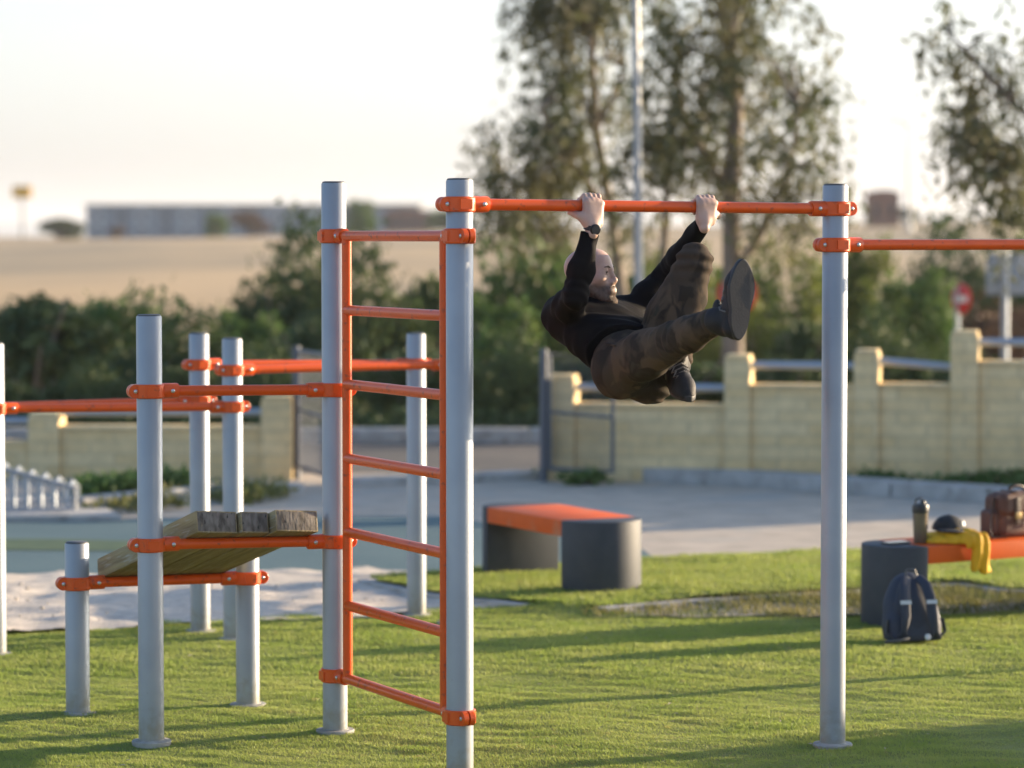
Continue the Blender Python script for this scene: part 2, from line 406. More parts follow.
# far blue hills
mb = MB(); hx = np.linspace(-5200, 3200, 90); top = 26 + 22 * np.sin(hx * .0011 + .6) + 9 * np.sin(hx * .004) + np.clip((-hx - 300) * .006, 0, 16)
top = np.maximum(top, 6)
vs = []
for k, x in enumerate(hx): vs += [(x, 5600, -5), (x, 6000, top[k]), (x, 7400, -5)]
mb.add(vs, [f for k in range(len(hx) - 1) for f in ((3 * k, 3 * k + 3, 3 * k + 4, 3 * k + 1), (3 * k + 1, 3 * k + 4, 3 * k + 5, 3 * k + 2))])
struct('hills', mb, M['hill'], smooth=True)

def sheet(name, poly, z, m, step=None, amp=0, freq=4, kind='structure', seed=1):
    if step is None:
        mb = MB(); mb.add([(p[0], p[1], z) for p in poly], [tuple(range(len(poly)))]); return struct(name, mb, m, kind)
    P = np.array(poly); lo = P.min(0); hi = P.max(0)
    gx = np.arange(lo[0], hi[0] + step, step); gy = np.arange(lo[1], hi[1] + step, step)
    X, Y = np.meshgrid(gx, gy); V = np.stack([X, Y], -1).reshape(-1, 2); ins = inside(V, P)
    n = len(gx); i, j = np.meshgrid(np.arange(n - 1), np.arange(len(gy) - 1)); a = (j * n + i).ravel()
    F = np.stack([a, a + 1, a + n + 1, a + n], 1); F = F[ins[F].sum(1) >= 3]
    Z = z + amp * wob(V, freq, seed, 7)
    us, inv = np.unique(F, return_inverse=True)
    return tag(link(name, fast_mesh(name, np.c_[V, Z][us], inv.reshape(F.shape), [m], True)), kind=kind)
def inside(V, P):
    x, y = V[:, 0], V[:, 1]; c = np.zeros(len(V), bool); n = len(P)
    for k in range(n):
        x1, y1 = P[k]; x2, y2 = P[(k + 1) % n]
        if y1 == y2: continue
        c ^= ((y1 > y) != (y2 > y)) & (x < (x2 - x1) * (y - y1) / (y2 - y1) + x1)
    return c
g2 = lambda px, py, z=0.: tuple(G(px, py, z)[:2])

# paved yard, court, gravel, road
sheet('paving', [(-16, 13), (16, 13), (16, 26.6), (-16, 26.6)], -.016, M['pave'])
sheet('court', [g2(-420, 582), g2(-420, 519), g2(100, 517), g2(300, 515), g2(440, 515), g2(560, 530), g2(640, 546), g2(660, 560), (.6, 17.6), g2(380, 580), g2(200, 583)], -.010, M['court'])
sheet('court_strip', [g2(-420, 552), g2(-420, 537), g2(60, 538), g2(170, 541), g2(240, 545), g2(130, 550), g2(20, 549)], -.006, M['greenline'])
grav = [g2(-420, 640), g2(-420, 578), g2(0, 576), g2(120, 573), g2(250, 572), g2(340, 570), g2(368, 568), (-.2, 18), (.3, 17), g2(520, 606), g2(380, 618), g2(0, 634)]
sheet('gravel', grav, .012, M['sand'], .035, .018, 13, seed=5)
sheet('road', [(-40, 26.6), (40, 26.6), (40, 31), (-40, 31)], -.014, M['road'])

# ------------------------------------------------------------------ turf
TURF = [(-9, 9), (9, 9), (9, 17.6), (4.2, 16.98), (3.0, 16.86), (2.4, 16.72), (2.0, 16.62), (1.5, 16.60), (1.0, 16.62), (.70, 16.55), (.56, 16.60), (.08, 16.80), (-.1, 16.74), (-.3, 16.75), (-.96, 16.55), (-1.8, 16.3), (-2.77, 16.05), (-4, 15.9), (-9, 15.2)]
LAWN = [(-.87, 17.9), (-.45, 17.2), (.10, 16.72), (.49, 16.58), (1.06, 16.95), (2.02, 17.38), (2.67, 17.75), (2.93, 17.38), (4.5, 17.15), (7, 17.0), (7.5, 20.8), (3.37, 19.9), (2.26, 19.6), (.81, 19.05), (-.3, 18.35)]
LZ = .045
def turf_h(P, z0=0): return (np.exp(-((P[:, 0] - .3) / .28) ** 2 - ((P[:, 1] - 16.68) / .16) ** 2) * .05 if z0 == 0 else 0) + .006 * wob(P, 9, 3, 6) + .006 * wob(P * np.array([1, 1.9]), 19, 8, 6) + .010 * wob(P, 2.2, 11, 4)
def turf_sheet(name, poly, z, step):
    o = sheet(name, poly, z, M['turf_base'], step, 0)
    me = o.data; n = len(me.vertices); co = np.empty(n * 3, np.float32); me.vertices.foreach_get('co', co); co = co.reshape(-1, 3)
    co[:, 2] = z + turf_h(co[:, :2], z); me.vertices.foreach_set('co', co.ravel()); me.update(); return o
turf_sheet('lawn', TURF, .0, .05)
turf_sheet('lawn_bed', LAWN, LZ, .06)
def blades(name, poly, z, box, dens, hgt, wid, m, seed, label=None, patchy=0.0):
    r = np.random.default_rng(seed); P = np.array(poly)
    x0, x1, y0, y1 = box; N = int((x1 - x0) * (y1 - y0) * dens)
    V = np.stack([r.uniform(x0, x1, N), r.uniform(y0, y1, N)], 1); V = V[inside(V, P)]
    half = .1714 * V[:, 1] * 1.18 + .55            # a margin past the edges of the view
    V = V[np.abs(V[:, 0]) < half]
    cl = wob(V, 6, seed + 1, 6); V = V[r.random(len(V)) < (1 - patchy) + patchy * (cl > .0)]; cl = wob(V, 5, seed + 2, 6)
    n = len(V); a = r.uniform(0, 6.283, n); lean = r.uniform(.1, 1.1, n) * hgt; h = hgt * r.uniform(.55, 1.15, n) * (1 + .35 * cl)
    b = np.c_[V, z + turf_h(V, z) - .002]; w = np.c_[np.cos(a), np.sin(a), 0 * a] * (wid * r.uniform(.7, 1.3, n))[:, None] / 2
    la = r.normal(.6, 1.1, n) + 2.6; ld = np.c_[np.cos(la), np.sin(la), 0 * la]
    tip = b + ld * lean[:, None] + np.c_[0 * a, 0 * a, h]
    Vv = np.stack([b - w, b + w, tip], 1).reshape(-1, 3)
    o = link(name, fast_mesh(name, Vv, np.arange(n * 3).reshape(-1, 3), [m])); tag(o, label, kind='stuff'); return o
blades('grass', TURF, 0, (-4, 4, 10.0, 14.2), 28000, .0115, .0040, M['blade'], 21, 'short green artificial turf under the orange and grey exercise frame')
blades('grass', TURF, 0, (-4, 5, 14.2, 17.7), 12000, .018, .006, M['blade'], 22, 'band of short turf in front of the gravel and the raised lawn')
blades('grass', LAWN, LZ, (-1, 6, 16.3, 21), 7500, .026, .008, M['blade'], 23, 'short grass of the raised lawn bed under the middle bench')
SOIL = [(.4, 16.4), (1.1, 16.4), (1.75, 16.4), (2.4, 16.5), (3.2, 16.7), (9, 17.4), (9, 17.6), (2.9, 17.5), (2.66, 17.85), (2.0, 17.5), (1.0, 17.1), (.45, 16.8)]
sheet('soil', SOIL, .004, M['soil'], .05, .008, 8, seed=9)
blades('weeds', SOIL, .008, (.4, 5, 16.3, 17.8), 3800, .05, .009, M['weed'], 24, 'sparse dry grass tufts on bare soil before the lawn kerb', patchy=.6)
# kerb round the raised lawn
mb = MB()
KP = [np.array(p) for p in LAWN[:10]]
for k in range(len(KP) - 1):
    if k == 2: continue
    d = unit(KP[k + 1] - KP[k]); nrm = np.array([d[1], -d[0]]); L = np.linalg.norm(KP[k + 1] - KP[k])
    c = (KP[k] + KP[k + 1]) / 2 + nrm * .03
    mb.box((c[0], c[1], -.02), (L + .02, .07, .11 + .002 * (k % 2)), ((d[0], d[1], 0), (-d[1], d[0], 0), (0, 0, 1)))
struct('kerb', mb, M['kerb'])
# scattered pebbles, leaves on the turf and stones in the gravel
mb = MB(); r = random.Random(4)
for k in range(60):
    p = (r.uniform(-3.2, -.3), r.uniform(16.1, 17.9)); s = r.uniform(.006, .016)
    if inside(np.array([p]), np.array(grav))[0]: mb.ell((p[0], p[1], .02 + s * .2), (s, s * r.uniform(.6, 1), s * .6), 8)
struct('pebbles', mb, M['sand'], 'stuff', True)
mb = MB()
for k in range(46):
    x, y = r.uniform(-2.3, 2.6), r.uniform(11.4, 15.5); a = r.uniform(0, 6.3); s = r.uniform(.008, .02)
    z = .024 + float(turf_h(np.array([[x, y]]))[0]); c, q = math.cos(a) * s, math.sin(a) * s
    mb.add([(x - c, y - q, z), (x + q * .4, y - c * .4, z + .004), (x + c, y + q, z + .003), (x - q * .4, y + c * .4, z + .005)], [(0, 1, 2, 3)])
tag(struct('dry_leaves', mb, mat('fallen_leaf', (.42, .36, .26), .8), 'stuff'), 'tiny pale dry leaves scattered on the short turf')

# ------------------------------------------------------------------ exercise frame
RP, RB = .0525, .0225
def base(px, py): p = G(px, py); return np.array([p[0], p[1], 0.])
A_, B_, C_ = base(460, 779), base(335.3, 732), base(832.5, 746)
D_, E_, F_ = base(151.5, 743), base(78, 715), base(248, 706)
G_, I_, J_, K_ = base(200.5, 632), base(233.5, 640), base(416.5, 616), base(-4, 655)
M_ = I_ + (J_ - G_); L_ = K_ + (G_ - I_); N_ = C_ + np.array([1.55, .72, 0]); Q_ = np.array([2.95, 14.6, 0.])
def ztop(P, py): return PX(512, py, P[1])[2]
def zat(P, py): return ztop(P, py)
def post(P, h, parent):
    mb = MB(); mb.lathe(P, [(RP, -.05), (RP, h - .004), (RP - .003, h)], 40)
    o = part('post', mb, M['post'], parent)
    c = MB(); c.lathe(P, [(RP - .0035, h - .004), (RP - .004, h + .004), (RP - .010, h + .007)], 32); part('end_cap', c, M['cap'], o)
    b = MB(); b.lathe(P, [(.080, -.01), (.082, .009), (.079, .0125), (RP + .006, .0135), (RP + .005, .016), (RP + .0005, .017)], 32); part('base_plate', b, M['plate'], o)
    return o
def clamp(P, z, d, parent, sock=.064):
    """two-part collar round a post; d = horizontal direction of the bar it holds"""
    d = unit([d[0], d[1], 0]); s = np.array([-d[1], d[0], 0]); 
    if s[1] > 0: s = -s                                   # s points to the camera side
    c = np.array([P[0], P[1], z]); mb = MB(); hh = .029; ro = RP + .0095
    mb.lathe(c, [(RP + .0008, -hh + .003), (ro - .004, -hh), (ro, -hh + .005), (ro, hh - .005), (ro - .004, hh), (RP + .0008, hh - .003)], 40)
    ax = (d, np.array([0, 0, 1.]), -s if np.dot(np.cross(d, [0, 0, 1]), -s) > 0 else s)
    e = c - d * (RP + .011)                               # lug behind the post
    for o1 in (-.0140, .0140):
        mb.lathe(e + s * o1, [(.0260, -.0115), (.0285, -.0095), (.0285, .0095), (.0260, .0115)], 28, ax)
        mb.box(e + d * .016 + s * o1, (.034, .053, .0225), ax)
    mb.box(e + d * .01, (.03, .05, .012), ax)
    q = c + d * (RP + .004)                               # socket
    zax = (s, np.array([0, 0, 1.]), d)
    if np.dot(np.cross(zax[0], zax[1]), zax[2]) < 0: zax = (-s, zax[1], d)
    mb.lathe(q, [(.0315, -.012), (.0315, sock - .006), (.0295, sock - .002), (.0295, sock), (.0228, sock)], 28, zax)
    mb.box(c + s * (ro - .002), (.05, .038, .010), ax)    # raised pad cast into the collar
    o = part('clamp', mb, M['orange'], parent, bevel=0)
    for pos, off in ((e, .0258), (q + d * (sock * .55), .0318)):
        b = MB(); b.lathe(pos + s * off, [(.0085, -.004), (.0085, .0025), (.0065, .0045), (.002, .0052)], 12, (ax[0], ax[1], s) if np.dot(np.cross(ax[0], ax[1]), s) > 0 else (-ax[0], ax[1], s))
        part('bolt', b, M['steel'], o)
    return o
def bar(P, z0, Q, z1, parent, name='pull_up_bar', r=RB):
    a = np.array([P[0], P[1], z0]); b = np.array([Q[0], Q[1], z1]); d = unit(b - a)
    mb = MB(); mb.tube([a + d * (RP + .03), b - d * (RP + .03)], r, 20); o = part(name, mb, M['orange'], parent)
    clamp(P, z0, b - a, parent); clamp(Q, z1, a - b, parent); return o

st = thing('workout_station', 'large frame of grey posts and orange bars with a wall ladder and a sloping timber platform, the bald man hangs from it', 'exercise frame', (A_ + C_) / 2)
st['label'] = 'large grey and orange exercise frame with ladder and timber planks the man hangs from'
for P, py in ((A_, 180), (B_, 183), (C_, 185.5), (D_, 316), (E_, 543), (F_, 540)): post(P, ztop(P, py), st)
post(N_, 2.35, st); post(Q_, 2.35, st)  # the last post is unseen, added to cast a thin shadow across the turf
zA, zC = zat(A_, 204.2), zat(C_, 208.7)
bar(A_, zA, C_, zC, st)
zC2 = zat(C_, 244.8); bar(C_, zC2, N_, zC2, st); bar(N_, 2.18, Q_, 2.18, st)  # the last bar is added too, tying the unseen shadow post to the frame
bar(D_, zat(D_, 391), B_, zat(B_, 389.5), st, 'hand_bar')
zD, zB = zat(D_, 544.5), zat(B_, 541); bar(D_, zD, B_, zB, st, 'support_bar')
zE, zF = zat(E_, 583), zat(F_, 577.5); bar(E_, zE, F_, zF, st, 'support_bar')
# ladder between the two tall posts
lad = thing('ladder', None, None, (0, 0, 0)); lad.parent = st; lad.location = [float(v) for v in ((A_ + B_) / 2 - (A_ + C_) / 2)]
del_ = B_ - A_; Ld = np.linalg.norm(del_); dl = del_ / Ld; sA, sB = A_ + dl * .135, B_ - dl * .135
zt, zb = 2.10, .245
for s_ in (sA, sB):
    mb = MB(); mb.tube([s_ + [0, 0, zb], s_ + [0, 0, zt]], .0205, 20); part('stile', mb, M['orange'], lad)
for k in range(7):
    z = zb + (zt - zb) * k / 6; mb = MB(); e = .07 if k in (0, 6) else .0
    mb.tube([sA - dl * e + [0, 0, z], sB + dl * e + [0, 0, z]], .0215, 20); part('rung', mb, M['orange'], lad)
for z in (zb, zt): clamp(A_, z, dl, st, .06); clamp(B_, z, -dl, st, .06)
# planks
def lerp(a, b, t): return np.asarray(a) + (np.asarray(b) - np.asarray(a)) * t
bd0, bd1 = np.array([*D_[:2], zD + RB]), np.array([*B_[:2], zB + RB]); be0, be1 = np.array([*E_[:2], zE + RB]), np.array([*F_[:2], zF + RB])
for k, (t0, t1, u0, u1, ov, th) in enumerate(((.185, .425, .16, .40, .10, .092), (.435, .60, .41, .585, .085, .090), (.61, .865, .595, .865, .10, .091))):
    p0, p1 = lerp(bd0, bd1, (t0 + t1) / 2), lerp(be0, be1, (u0 + u1) / 2); ay = unit(p1 - p0); wv = unit(lerp(bd0, bd1, t1) - lerp(bd0, bd1, t0))
    az = unit(np.cross(wv, ay)); wv = np.cross(ay, az); wd = np.linalg.norm(lerp(bd0, bd1, t1) - lerp(bd0, bd1, t0)) * .97
    a0, a1 = p0 - ay * ov, p1 + ay * .09; L = np.linalg.norm(a1 - a0)
    mb = MB(); mb.box((0, 0, 0), (wd, L, th)); mb.m = [0, 0, 1, 1, 0, 0]
    o = part('plank', mb, [M['plank'], M['endgrain']], None, bevel=.006); o.parent = st
    o.matrix_local = Matrix.Translation(Vector(list((a0 + a1) / 2 + az * (th / 2 + .002) - root_loc(st)))) @ Matrix(np.stack([wv, ay, az], 1).tolist()).to_4x4()
# parallel bars behind
pb = thing('parallel_bars', 'grey posts and paired low orange bars standing behind the timber platform', 'parallel bars', (G_ + I_) / 2)
for P, py in ((G_, 334), (I_, 339), (J_, 334), (K_, 344)): post(P, ztop(P, py), pb)
post(M_, 1.57, pb); post(L_, 1.58, pb)
bar(K_, zat(K_, 408.5), I_, zat(I_, 406.5), pb, 'parallel_bar'); bar(L_, 1.225, G_, zat(G_, 400.5), pb, 'parallel_bar')
bar(G_, zat(G_, 364.5), J_, zat(J_, 363.5), pb, 'parallel_bar'); bar(I_, zat(I_, 370), M_, zat(I_, 370), pb, 'parallel_bar')

# ------------------------------------------------------------------ benches
def bench(c0, a, gap, r, z0, ht, label):
    a = np.array([*unit(a), 0.]); c = np.array([a[1], -a[0], 0.]); c0 = np.array([c0[0], c0[1], 0.])
    t = thing('bench', label, 'bench', c0 + [0, 0, z0])
    c1 = c0 + a * gap
    for cc, s in ((c0, -1), (c1, 1)):
        poly = []
        ang = np.linspace(-90, 90, 25)
        for q in ang: poly.append(cc + a * s * r * math.cos(R(q)) + c * s * -r * math.sin(R(q)) )
        poly = [p[:2] for p in poly]
        if sum(poly[k][0] * poly[(k + 1) % len(poly)][1] - poly[(k + 1) % len(poly)][0] * poly[k][1] for k in range(len(poly))) < 0: poly = poly[::-1]
        mb = MB(); mb.prism(poly, z0 - .03, z0 + ht); part('pedestal', mb, M['concrete'], t, bevel=.008)
    mb = MB(); mb.box((c0 + c1) / 2 + [0, 0, z0 + ht - .048], (gap - .004, 2 * r - .006, .095), (a, -c, (0, 0, 1)))
    part('seat', mb, M['seat'], t, bevel=.006)
    return t
bench((.505, 17.36), (-.46, .888), .95, .25, LZ, .41, 'bench with bright orange slab and bare top standing on the raised lawn')
B2C = np.array([2.125, 16.20]); B2A = unit([.85, .53]); B2H = .43
bench(B2C, B2A, 1.15, .222, 0, B2H, 'orange and dark grey bench carrying the brown bag, bottle and yellow jacket')

# ------------------------------------------------------------------ thin evening haze
HZ = MB(); HZ.box((0, 4500, 34), (14600, 9400, 84))
hm = bpy.data.materials.new('haze_air'); hm.use_nodes = True; hn = hm.node_tree; hn.nodes.remove(hn.nodes['Principled BSDF'])
pv = hn.nodes.new('ShaderNodeVolumePrincipled'); pv.inputs['Density'].default_value = .0002; pv.inputs['Color'].default_value = (.86, .90, .96, 1); pv.inputs['Anisotropy'].default_value = .2
hn.links.new(pv.outputs[0], hn.nodes['Material Output'].inputs['Volume'])
tag(part('haze', HZ, hm, smooth=False), kind='stuff')
# ------------------------------------------------------------------ sandstone walls with piers and rails
def on_line(px, l0, l1):                        # ground point of a wall line seen at column px
    dx = (px - 512) / (FPX * math.cos(TH)); d = l1 - l0
    t = (dx * l0[1] - l0[0]) / (d[0] - dx * d[1]); return l0 + d * t
def wall(name, label, cat, l0, l1, segs, piers, rails, loc_px):
    l0, l1 = np.array(l0), np.array(l1); d = unit(l1 - l0); n = np.array([-d[1], d[0]]); ax = ((*d, 0), (*n, 0), (0, 0, 1))
    t = thing(name, label, cat, (*on_line(loc_px, l0, l1), 0))
    for x0, x1, py in segs:
        a, b = on_line(x0, l0, l1), on_line(x1, l0, l1); c = (a + b) / 2; h = PX(512, py, c[1])[2]; L = np.linalg.norm(b - a)
        mb = MB(); mb.box((*c, h / 2 - .05), (L - .004, .22, h + .1), ax)
        o = part('wall_panel', mb, M['stone'], t, bevel=.008)
        mb = MB(); mb.box((*c, h + .022), (L - .01, .25, .04), ax); part('coping', mb, M['stone'], o, bevel=.006)
    for x0, x1, py in piers:
        a, b = on_line(x0, l0, l1), on_line(x1, l0, l1); c = (a + b) / 2; h = PX(512, py, c[1])[2]; w = np.linalg.norm(b - a)
        mb = MB(); mb.box((*c, h / 2 - .05), (w, .30, h + .1), ax); o = part('pier', mb, M['stone'], t, bevel=.008)
        mb = MB(); mb.box((*c, h + .02), (w - .02, .28, .04), ax); part('pier_cap', mb, M['stone'], o, bevel=.012)
    for x0, x1, y0, y1 in rails:
        a, b = on_line(x0, l0, l1), on_line(x1, l0, l1)
        mb = MB(); mb.tube([(*a, PX(512, y0, a[1])[2]), (*b, PX(512, y1, b[1])[2])], .035, 12); part('rail', mb, M['rail'], t)
    return t
WR0, WR1 = (.285, 25.9), (4.4, 25.1)
wall('sandstone_wall', 'pale yellow stepped sandstone wall with tall piers and grey rails to the right of the gateway', 'wall', WR0, WR1,
     [(577, 726, 408), (752, 855, 389), (880, 951, 388), (979, 1180, 366), (1208, 1420, 366)],
     [(546, 577, 379), (726, 752, 359), (855, 880, 354), (951, 979, 335), (1180, 1208, 335), (1420, 1448, 335)],
     [(577, 726, 387, 388), (752, 855, 365, 366), (880, 951, 361, 367), (979, 1180, 342, 344), (1208, 1420, 343, 344)], 760)
WL0, WL1 = (-8.5, 26.35), (-1.85, 26.0)
wall('sandstone_wall', 'weathered sandstone wall seen behind the parallel bars on the left of the gateway', 'wall', WL0, WL1,
     [(-400, -180, 445), (-150, 31, 445), (62, 263, 430)], [(-180, -150, 416), (31, 62, 416), (263, 294, 400)], [(-400, -180, 421, 421), (-150, 31, 421, 421), (62, 263, 412, 412)], 150)
# gate leaves of tube and chain link
def gate(label, hx0, p1, z0, zt0, zt1, post_r=.035, mid=True):
    a = np.array(hx0); b = np.array(p1); d = unit(b - a); t = thing('gate_leaf', label, 'gate', (*a, 0))
    mb = MB(); mb.tube([(*a, -.05), (*a, zt0)], post_r, 12); part('gate_post', mb, M['gate'], t)
    mb = MB(); mb.tube([(*(a + d * .06), z0), (*b, z0), (*b, zt1), (*(a + d * .06), zt0 - .04), (*(a + d * .06), z0)], .02, 8)
    if mid: mb.tube([(*(a + d * .06), zt0 * .52), (*b, zt1 * .52)], .014, 8)
    part('gate_frame', mb, M['gate'], t)
    mb = MB(); L = np.linalg.norm(b - a); n = int(L / .075)
    for k in range(-14, n + 14):
        for s in (-1, 1):
            x0 = k * .075; seg = []
            for q in np.linspace(0, 1, 15):
                x = x0 + s * q * (zt1 - z0); z = z0 + q * (zt1 - z0)
                if .06 <= x <= L: seg.append((*(a + d * x), z))
            if len(seg) > 1: mb.tube([seg[0], seg[-1]], .0022, 4, caps=False)
    part('chain_link_mesh', mb, M['wire'], t)
    return t
ga = on_line(543.5, np.array(WR0), np.array(WR1)) + np.array([0, -.22]); gb = np.array([(613 - 512) / FPX * 25.3, 25.3])
gate('dark tube gate leaf folded back against the right sandstone wall behind the man', ga, gb, .10, PX(0, 349, ga[1])[2], PX(0, 356, gb[1])[2])
gl = on_line(297, np.array(WL0), np.array(WL1)) + np.array([0, -.05]); gb = np.array([(334 - 512) / FPX * 24.6, 24.6])
gate('dark tube gate leaf standing open at the end of the left wall', gl, gb, .10, PX(0, 346, gl[1])[2], PX(0, 356, gb[1])[2])
# kerbs
def kerbline(pts, w, h, z=0., gap=1.0):
    mb = MB()
    for k in range(len(pts) - 1):
        a, b = np.array(pts[k]), np.array(pts[k + 1]); L = np.linalg.norm(b - a); d = (b - a) / L; m = max(1, round(L / gap))
        for q in range(m):
            c = a + d * (L * (q + .5) / m); mb.box((c[0], c[1], z + h / 2 - .03), (L / m - .012, w, h + .06), ((*d, 0), (-d[1], d[0], 0), (0, 0, 1)))
    return mb
struct('yard_kerb', kerbline([g2(622, 478), g2(760, 484), g2(900, 494), g2(1100, 507)], .28, .11, 0, 1.1), M['kerb'], bevel=.012)
struct('threshold', kerbline([g2(335, 484), g2(545, 476)], .34, .05, 0, 1.5), M['kerb'], bevel=.01)
struct('road_kerb', kerbline([(-14, 30.6), (12, 30.6)], .3, .13, 0, 1.2), M['kerb'], bevel=.012)
mb = MB(); mb.prism([g2(-80, 522), g2(60, 520), g2(122, 520), g2(90, 503), g2(-80, 503)], -.02, .035); struct('pale_slab', mb, M['kerb'], bevel=.01)
struct('left_kerb', kerbline([g2(75, 508), g2(190, 497), g2(300, 492)], .2, .08, 0, 1.0), M['kerb'], bevel=.01)

# ------------------------------------------------------------------ rack on the slab at the far left
t = thing('bike_rack', 'low pale metal rack with upright hoops on a slab at the far left', 'rack', (*g2(20, 512), .035))
p0, p1 = np.array([*g2(-60, 514), .035]), np.array([*g2(75, 514), .035]); h0, h1 = .44, .16
mb = MB(); mb.tube([p0, p1], .022, 8); mb.tube([p0 + [0, 0, h0], p1 + [0, 0, h1], p1], .02, 8); mb.tube([p0 + [0, .5, 0], p1 + [0, .5, 0]], .022, 8)
part('frame', mb, M['lamp'], t)
for k in range(10):
    q = lerp(p0, p1, (k + .5) / 10); hh = (h0 + (h1 - h0) * (k + .5) / 10) * .93; mb = MB()
    mb.tube([q, q + [0, 0, hh], q + [.0, .25, hh + .03], q + [0, .5, hh * .8], q + [0, .5, 0]], .015, 8); part('hoop', mb, M['rail'], t)

# ------------------------------------------------------------------ leaves
def leaf_cloud(P, size, r, up=.25, asp=.45, droop=None):
    n = len(P); a = r.normal(size=(n, 3)); a[:, 2] = a[:, 2] * .6 + up
    if droop is not None: a = a * .6 + np.array([0, 0, -droop])
    a /= np.linalg.norm(a, axis=1)[:, None]; b = r.normal(size=(n, 3)); b -= a * (a * b).sum(1)[:, None]; b /= np.linalg.norm(b, axis=1)[:, None]
    s = size * r.uniform(.6, 1.35, n)[:, None]
    V = np.stack([P - b * s * asp * .1, P + a * s * .45 + b * s * asp * .5, P + a * s, P + a * s * .45 - b * s * asp * .5], 1).reshape(-1, 3)
    return V, np.arange(4 * n).reshape(-1, 4)
def bush_mesh(name, n, size, m, seed, lumps=9, ragged=.25):
    """unit shrub: 2 wide, 2 tall from z = 0, built of leaf clumps on branches"""
    r = np.random.default_rng(seed); P = []
    for k in range(lumps):
        a = r.uniform(0, 6.28); q = math.sqrt(r.uniform(0, 1)) * .62; h = r.uniform(.3, 1.5) * (1 - .35 * q)
        rad = r.uniform(.26, .46) * np.array([1, 1, r.uniform(.8, 1.35)]); c = np.array([math.cos(a) * q, math.sin(a) * q, h])
        d = r.normal(size=(n // lumps, 3)); d /= np.linalg.norm(d, axis=1)[:, None]
        rr = r.uniform(.35, 1, (len(d), 1)) ** .45 * (1 + ragged * r.normal(size=(len(d), 1)) * .5)
        P.append(c + d * rad * rr)
    P = np.concatenate(P); P = P[P[:, 2] > .02]; g = wob(P, 7, seed + 3, 6); P = P[(g > -.35) | (r.random(len(P)) < .3)]
    V, F = leaf_cloud(P, size, r); return fast_mesh(name, V, F, [m])
BM = {}
for k, (key, n, s) in enumerate((('leaf_dark', 5200, .12), ('leaf_mid', 5200, .12), ('leaf_lit', 4200, .12), ('leaf_red', 4000, .10))):
    BM[key] = [bush_mesh('shrub_leaves', int(n * 1.35), s, M[key], 50 + k * 7 + v, 9 + v * 3, .25 + .2 * v) for v in (0, 1)]
mb = MB(); r = random.Random(3)
for k in range(7):
    a = k * .9 + r.uniform(-.3, .3); e = np.array([math.cos(a) * .5, math.sin(a) * .5, r.uniform(.9, 1.5)])
    mb.tube([(0, 0, -.1), e * [.35, .35, .5], e], [.035, .022, .008], 6)
STEM = mesh_from('shrub_stems', mb.v, mb.f, [M['bark']])
def shrub(px0, px1, ytop, d, key, label, v=0, zb=None, depth=.8, rot=None, group='shrubs beyond the wall and road'):
    xc = ((px0 + px1) / 2 - 512) / FPX * d; w = (px1 - px0) / 2 / FPX * d; zb = float(hz(np.array(xc), np.array(d))) if zb is None else zb
    h = PX(512, ytop, d)[2] - zb
    o = thing('shrub', label, 'shrub', (xc, d, zb), group); rr = random.Random(int(px0 * 7 + ytop))
    o.scale = (w * 1.28, w * depth, h / 1.66); o.rotation_euler.z = (rr.choice((0, math.pi)) if rot is None else rot)
    link('foliage', BM[key][v], o); link('stems', STEM, o); return o
S = shrub
S(-60, 118, 270, 36, 'leaf_dark', 'broad dark green shrub at the far left edge above the left wall', 0)
S(60, 185, 290, 38, 'leaf_mid', 'rounded green shrub between the far left bush and the short post of the platform', 1)
S(105, 245, 318, 35, 'leaf_dark', 'low dark shrub directly behind the left end post and wall', 1)
S(195, 305, 300, 41, 'leaf_mid', 'low loose green shrub behind the pair of parallel bar posts', 0)
S(232, 350, 232, 46, 'leaf_dark', 'tall ragged dark shrub standing up against the dry field behind the ladder post', 1)
S(250, 372, 300, 34, 'leaf_dark', 'dense dark bush at the roadside behind the open left gate leaf', 0)
S(318, 430, 252, 39, 'leaf_dark', 'dark bush framed by the upper rungs of the ladder', 1)
S(370, 486, 244, 40, 'leaf_dark', 'dark rounded bush right behind the nearest ladder post', 0)
S(340, 480, 335, 33, 'leaf_dark', 'low dark roadside bush seen through the middle ladder rungs', 0)
S(440, 560, 285, 36, 'leaf_mid', 'green bush at the roadside between the nearest post and the man', 0)
S(478, 604, 232, 42, 'leaf_mid', 'bright green rounded bush behind the head of the hanging man', 1)
S(565, 675, 250, 41, 'leaf_mid', 'green bush behind the lamp post and the chest of the man', 0)
S(540, 640, 330, 33, 'leaf_dark', 'dark low bush behind the right gate leaf', 1)
S(632, 728, 252, 44, 'leaf_lit', 'yellow green sunlit bush behind the raised knee of the man', 0)
S(685, 775, 285, 43, 'leaf_lit', 'loose yellow green bush around the post of the red sign behind the boot', 1)
S(735, 830, 236, 46, 'leaf_lit', 'tall sunlit olive bush between the boot and the right grey post', 1)
S(758, 850, 300, 34, 'leaf_dark', 'dark bush above the wall just left of the right grey post', 0)
S(832, 905, 240, 47, 'leaf_lit', 'sunlit yellow bush just right of the tall right post', 0)
S(855, 965, 256, 44, 'leaf_mid', 'large green bush between the right post and the no entry sign', 0)
S(845, 930, 318, 33, 'leaf_dark', 'dark low bush above the short wall section left of the tallest pier', 1)
S(905, 1015, 232, 49, 'leaf_dark', 'dark leafy bush behind the red no entry sign', 1)
S(975, 1120, 215, 50, 'leaf_mid', 'green bush behind the bare sign back at the right edge', 0)
S(955, 1110, 296, 46, 'leaf_red', 'russet brown hedge under the sign back at the right edge', 0)
S(600, 760, 348, 32.5, 'leaf_dark', 'low dark bush above the wall under the feet of the man', 0)
S(690, 800, 258, 51, 'leaf_mid', 'green bush far behind the boot between the sunlit bushes', 0)
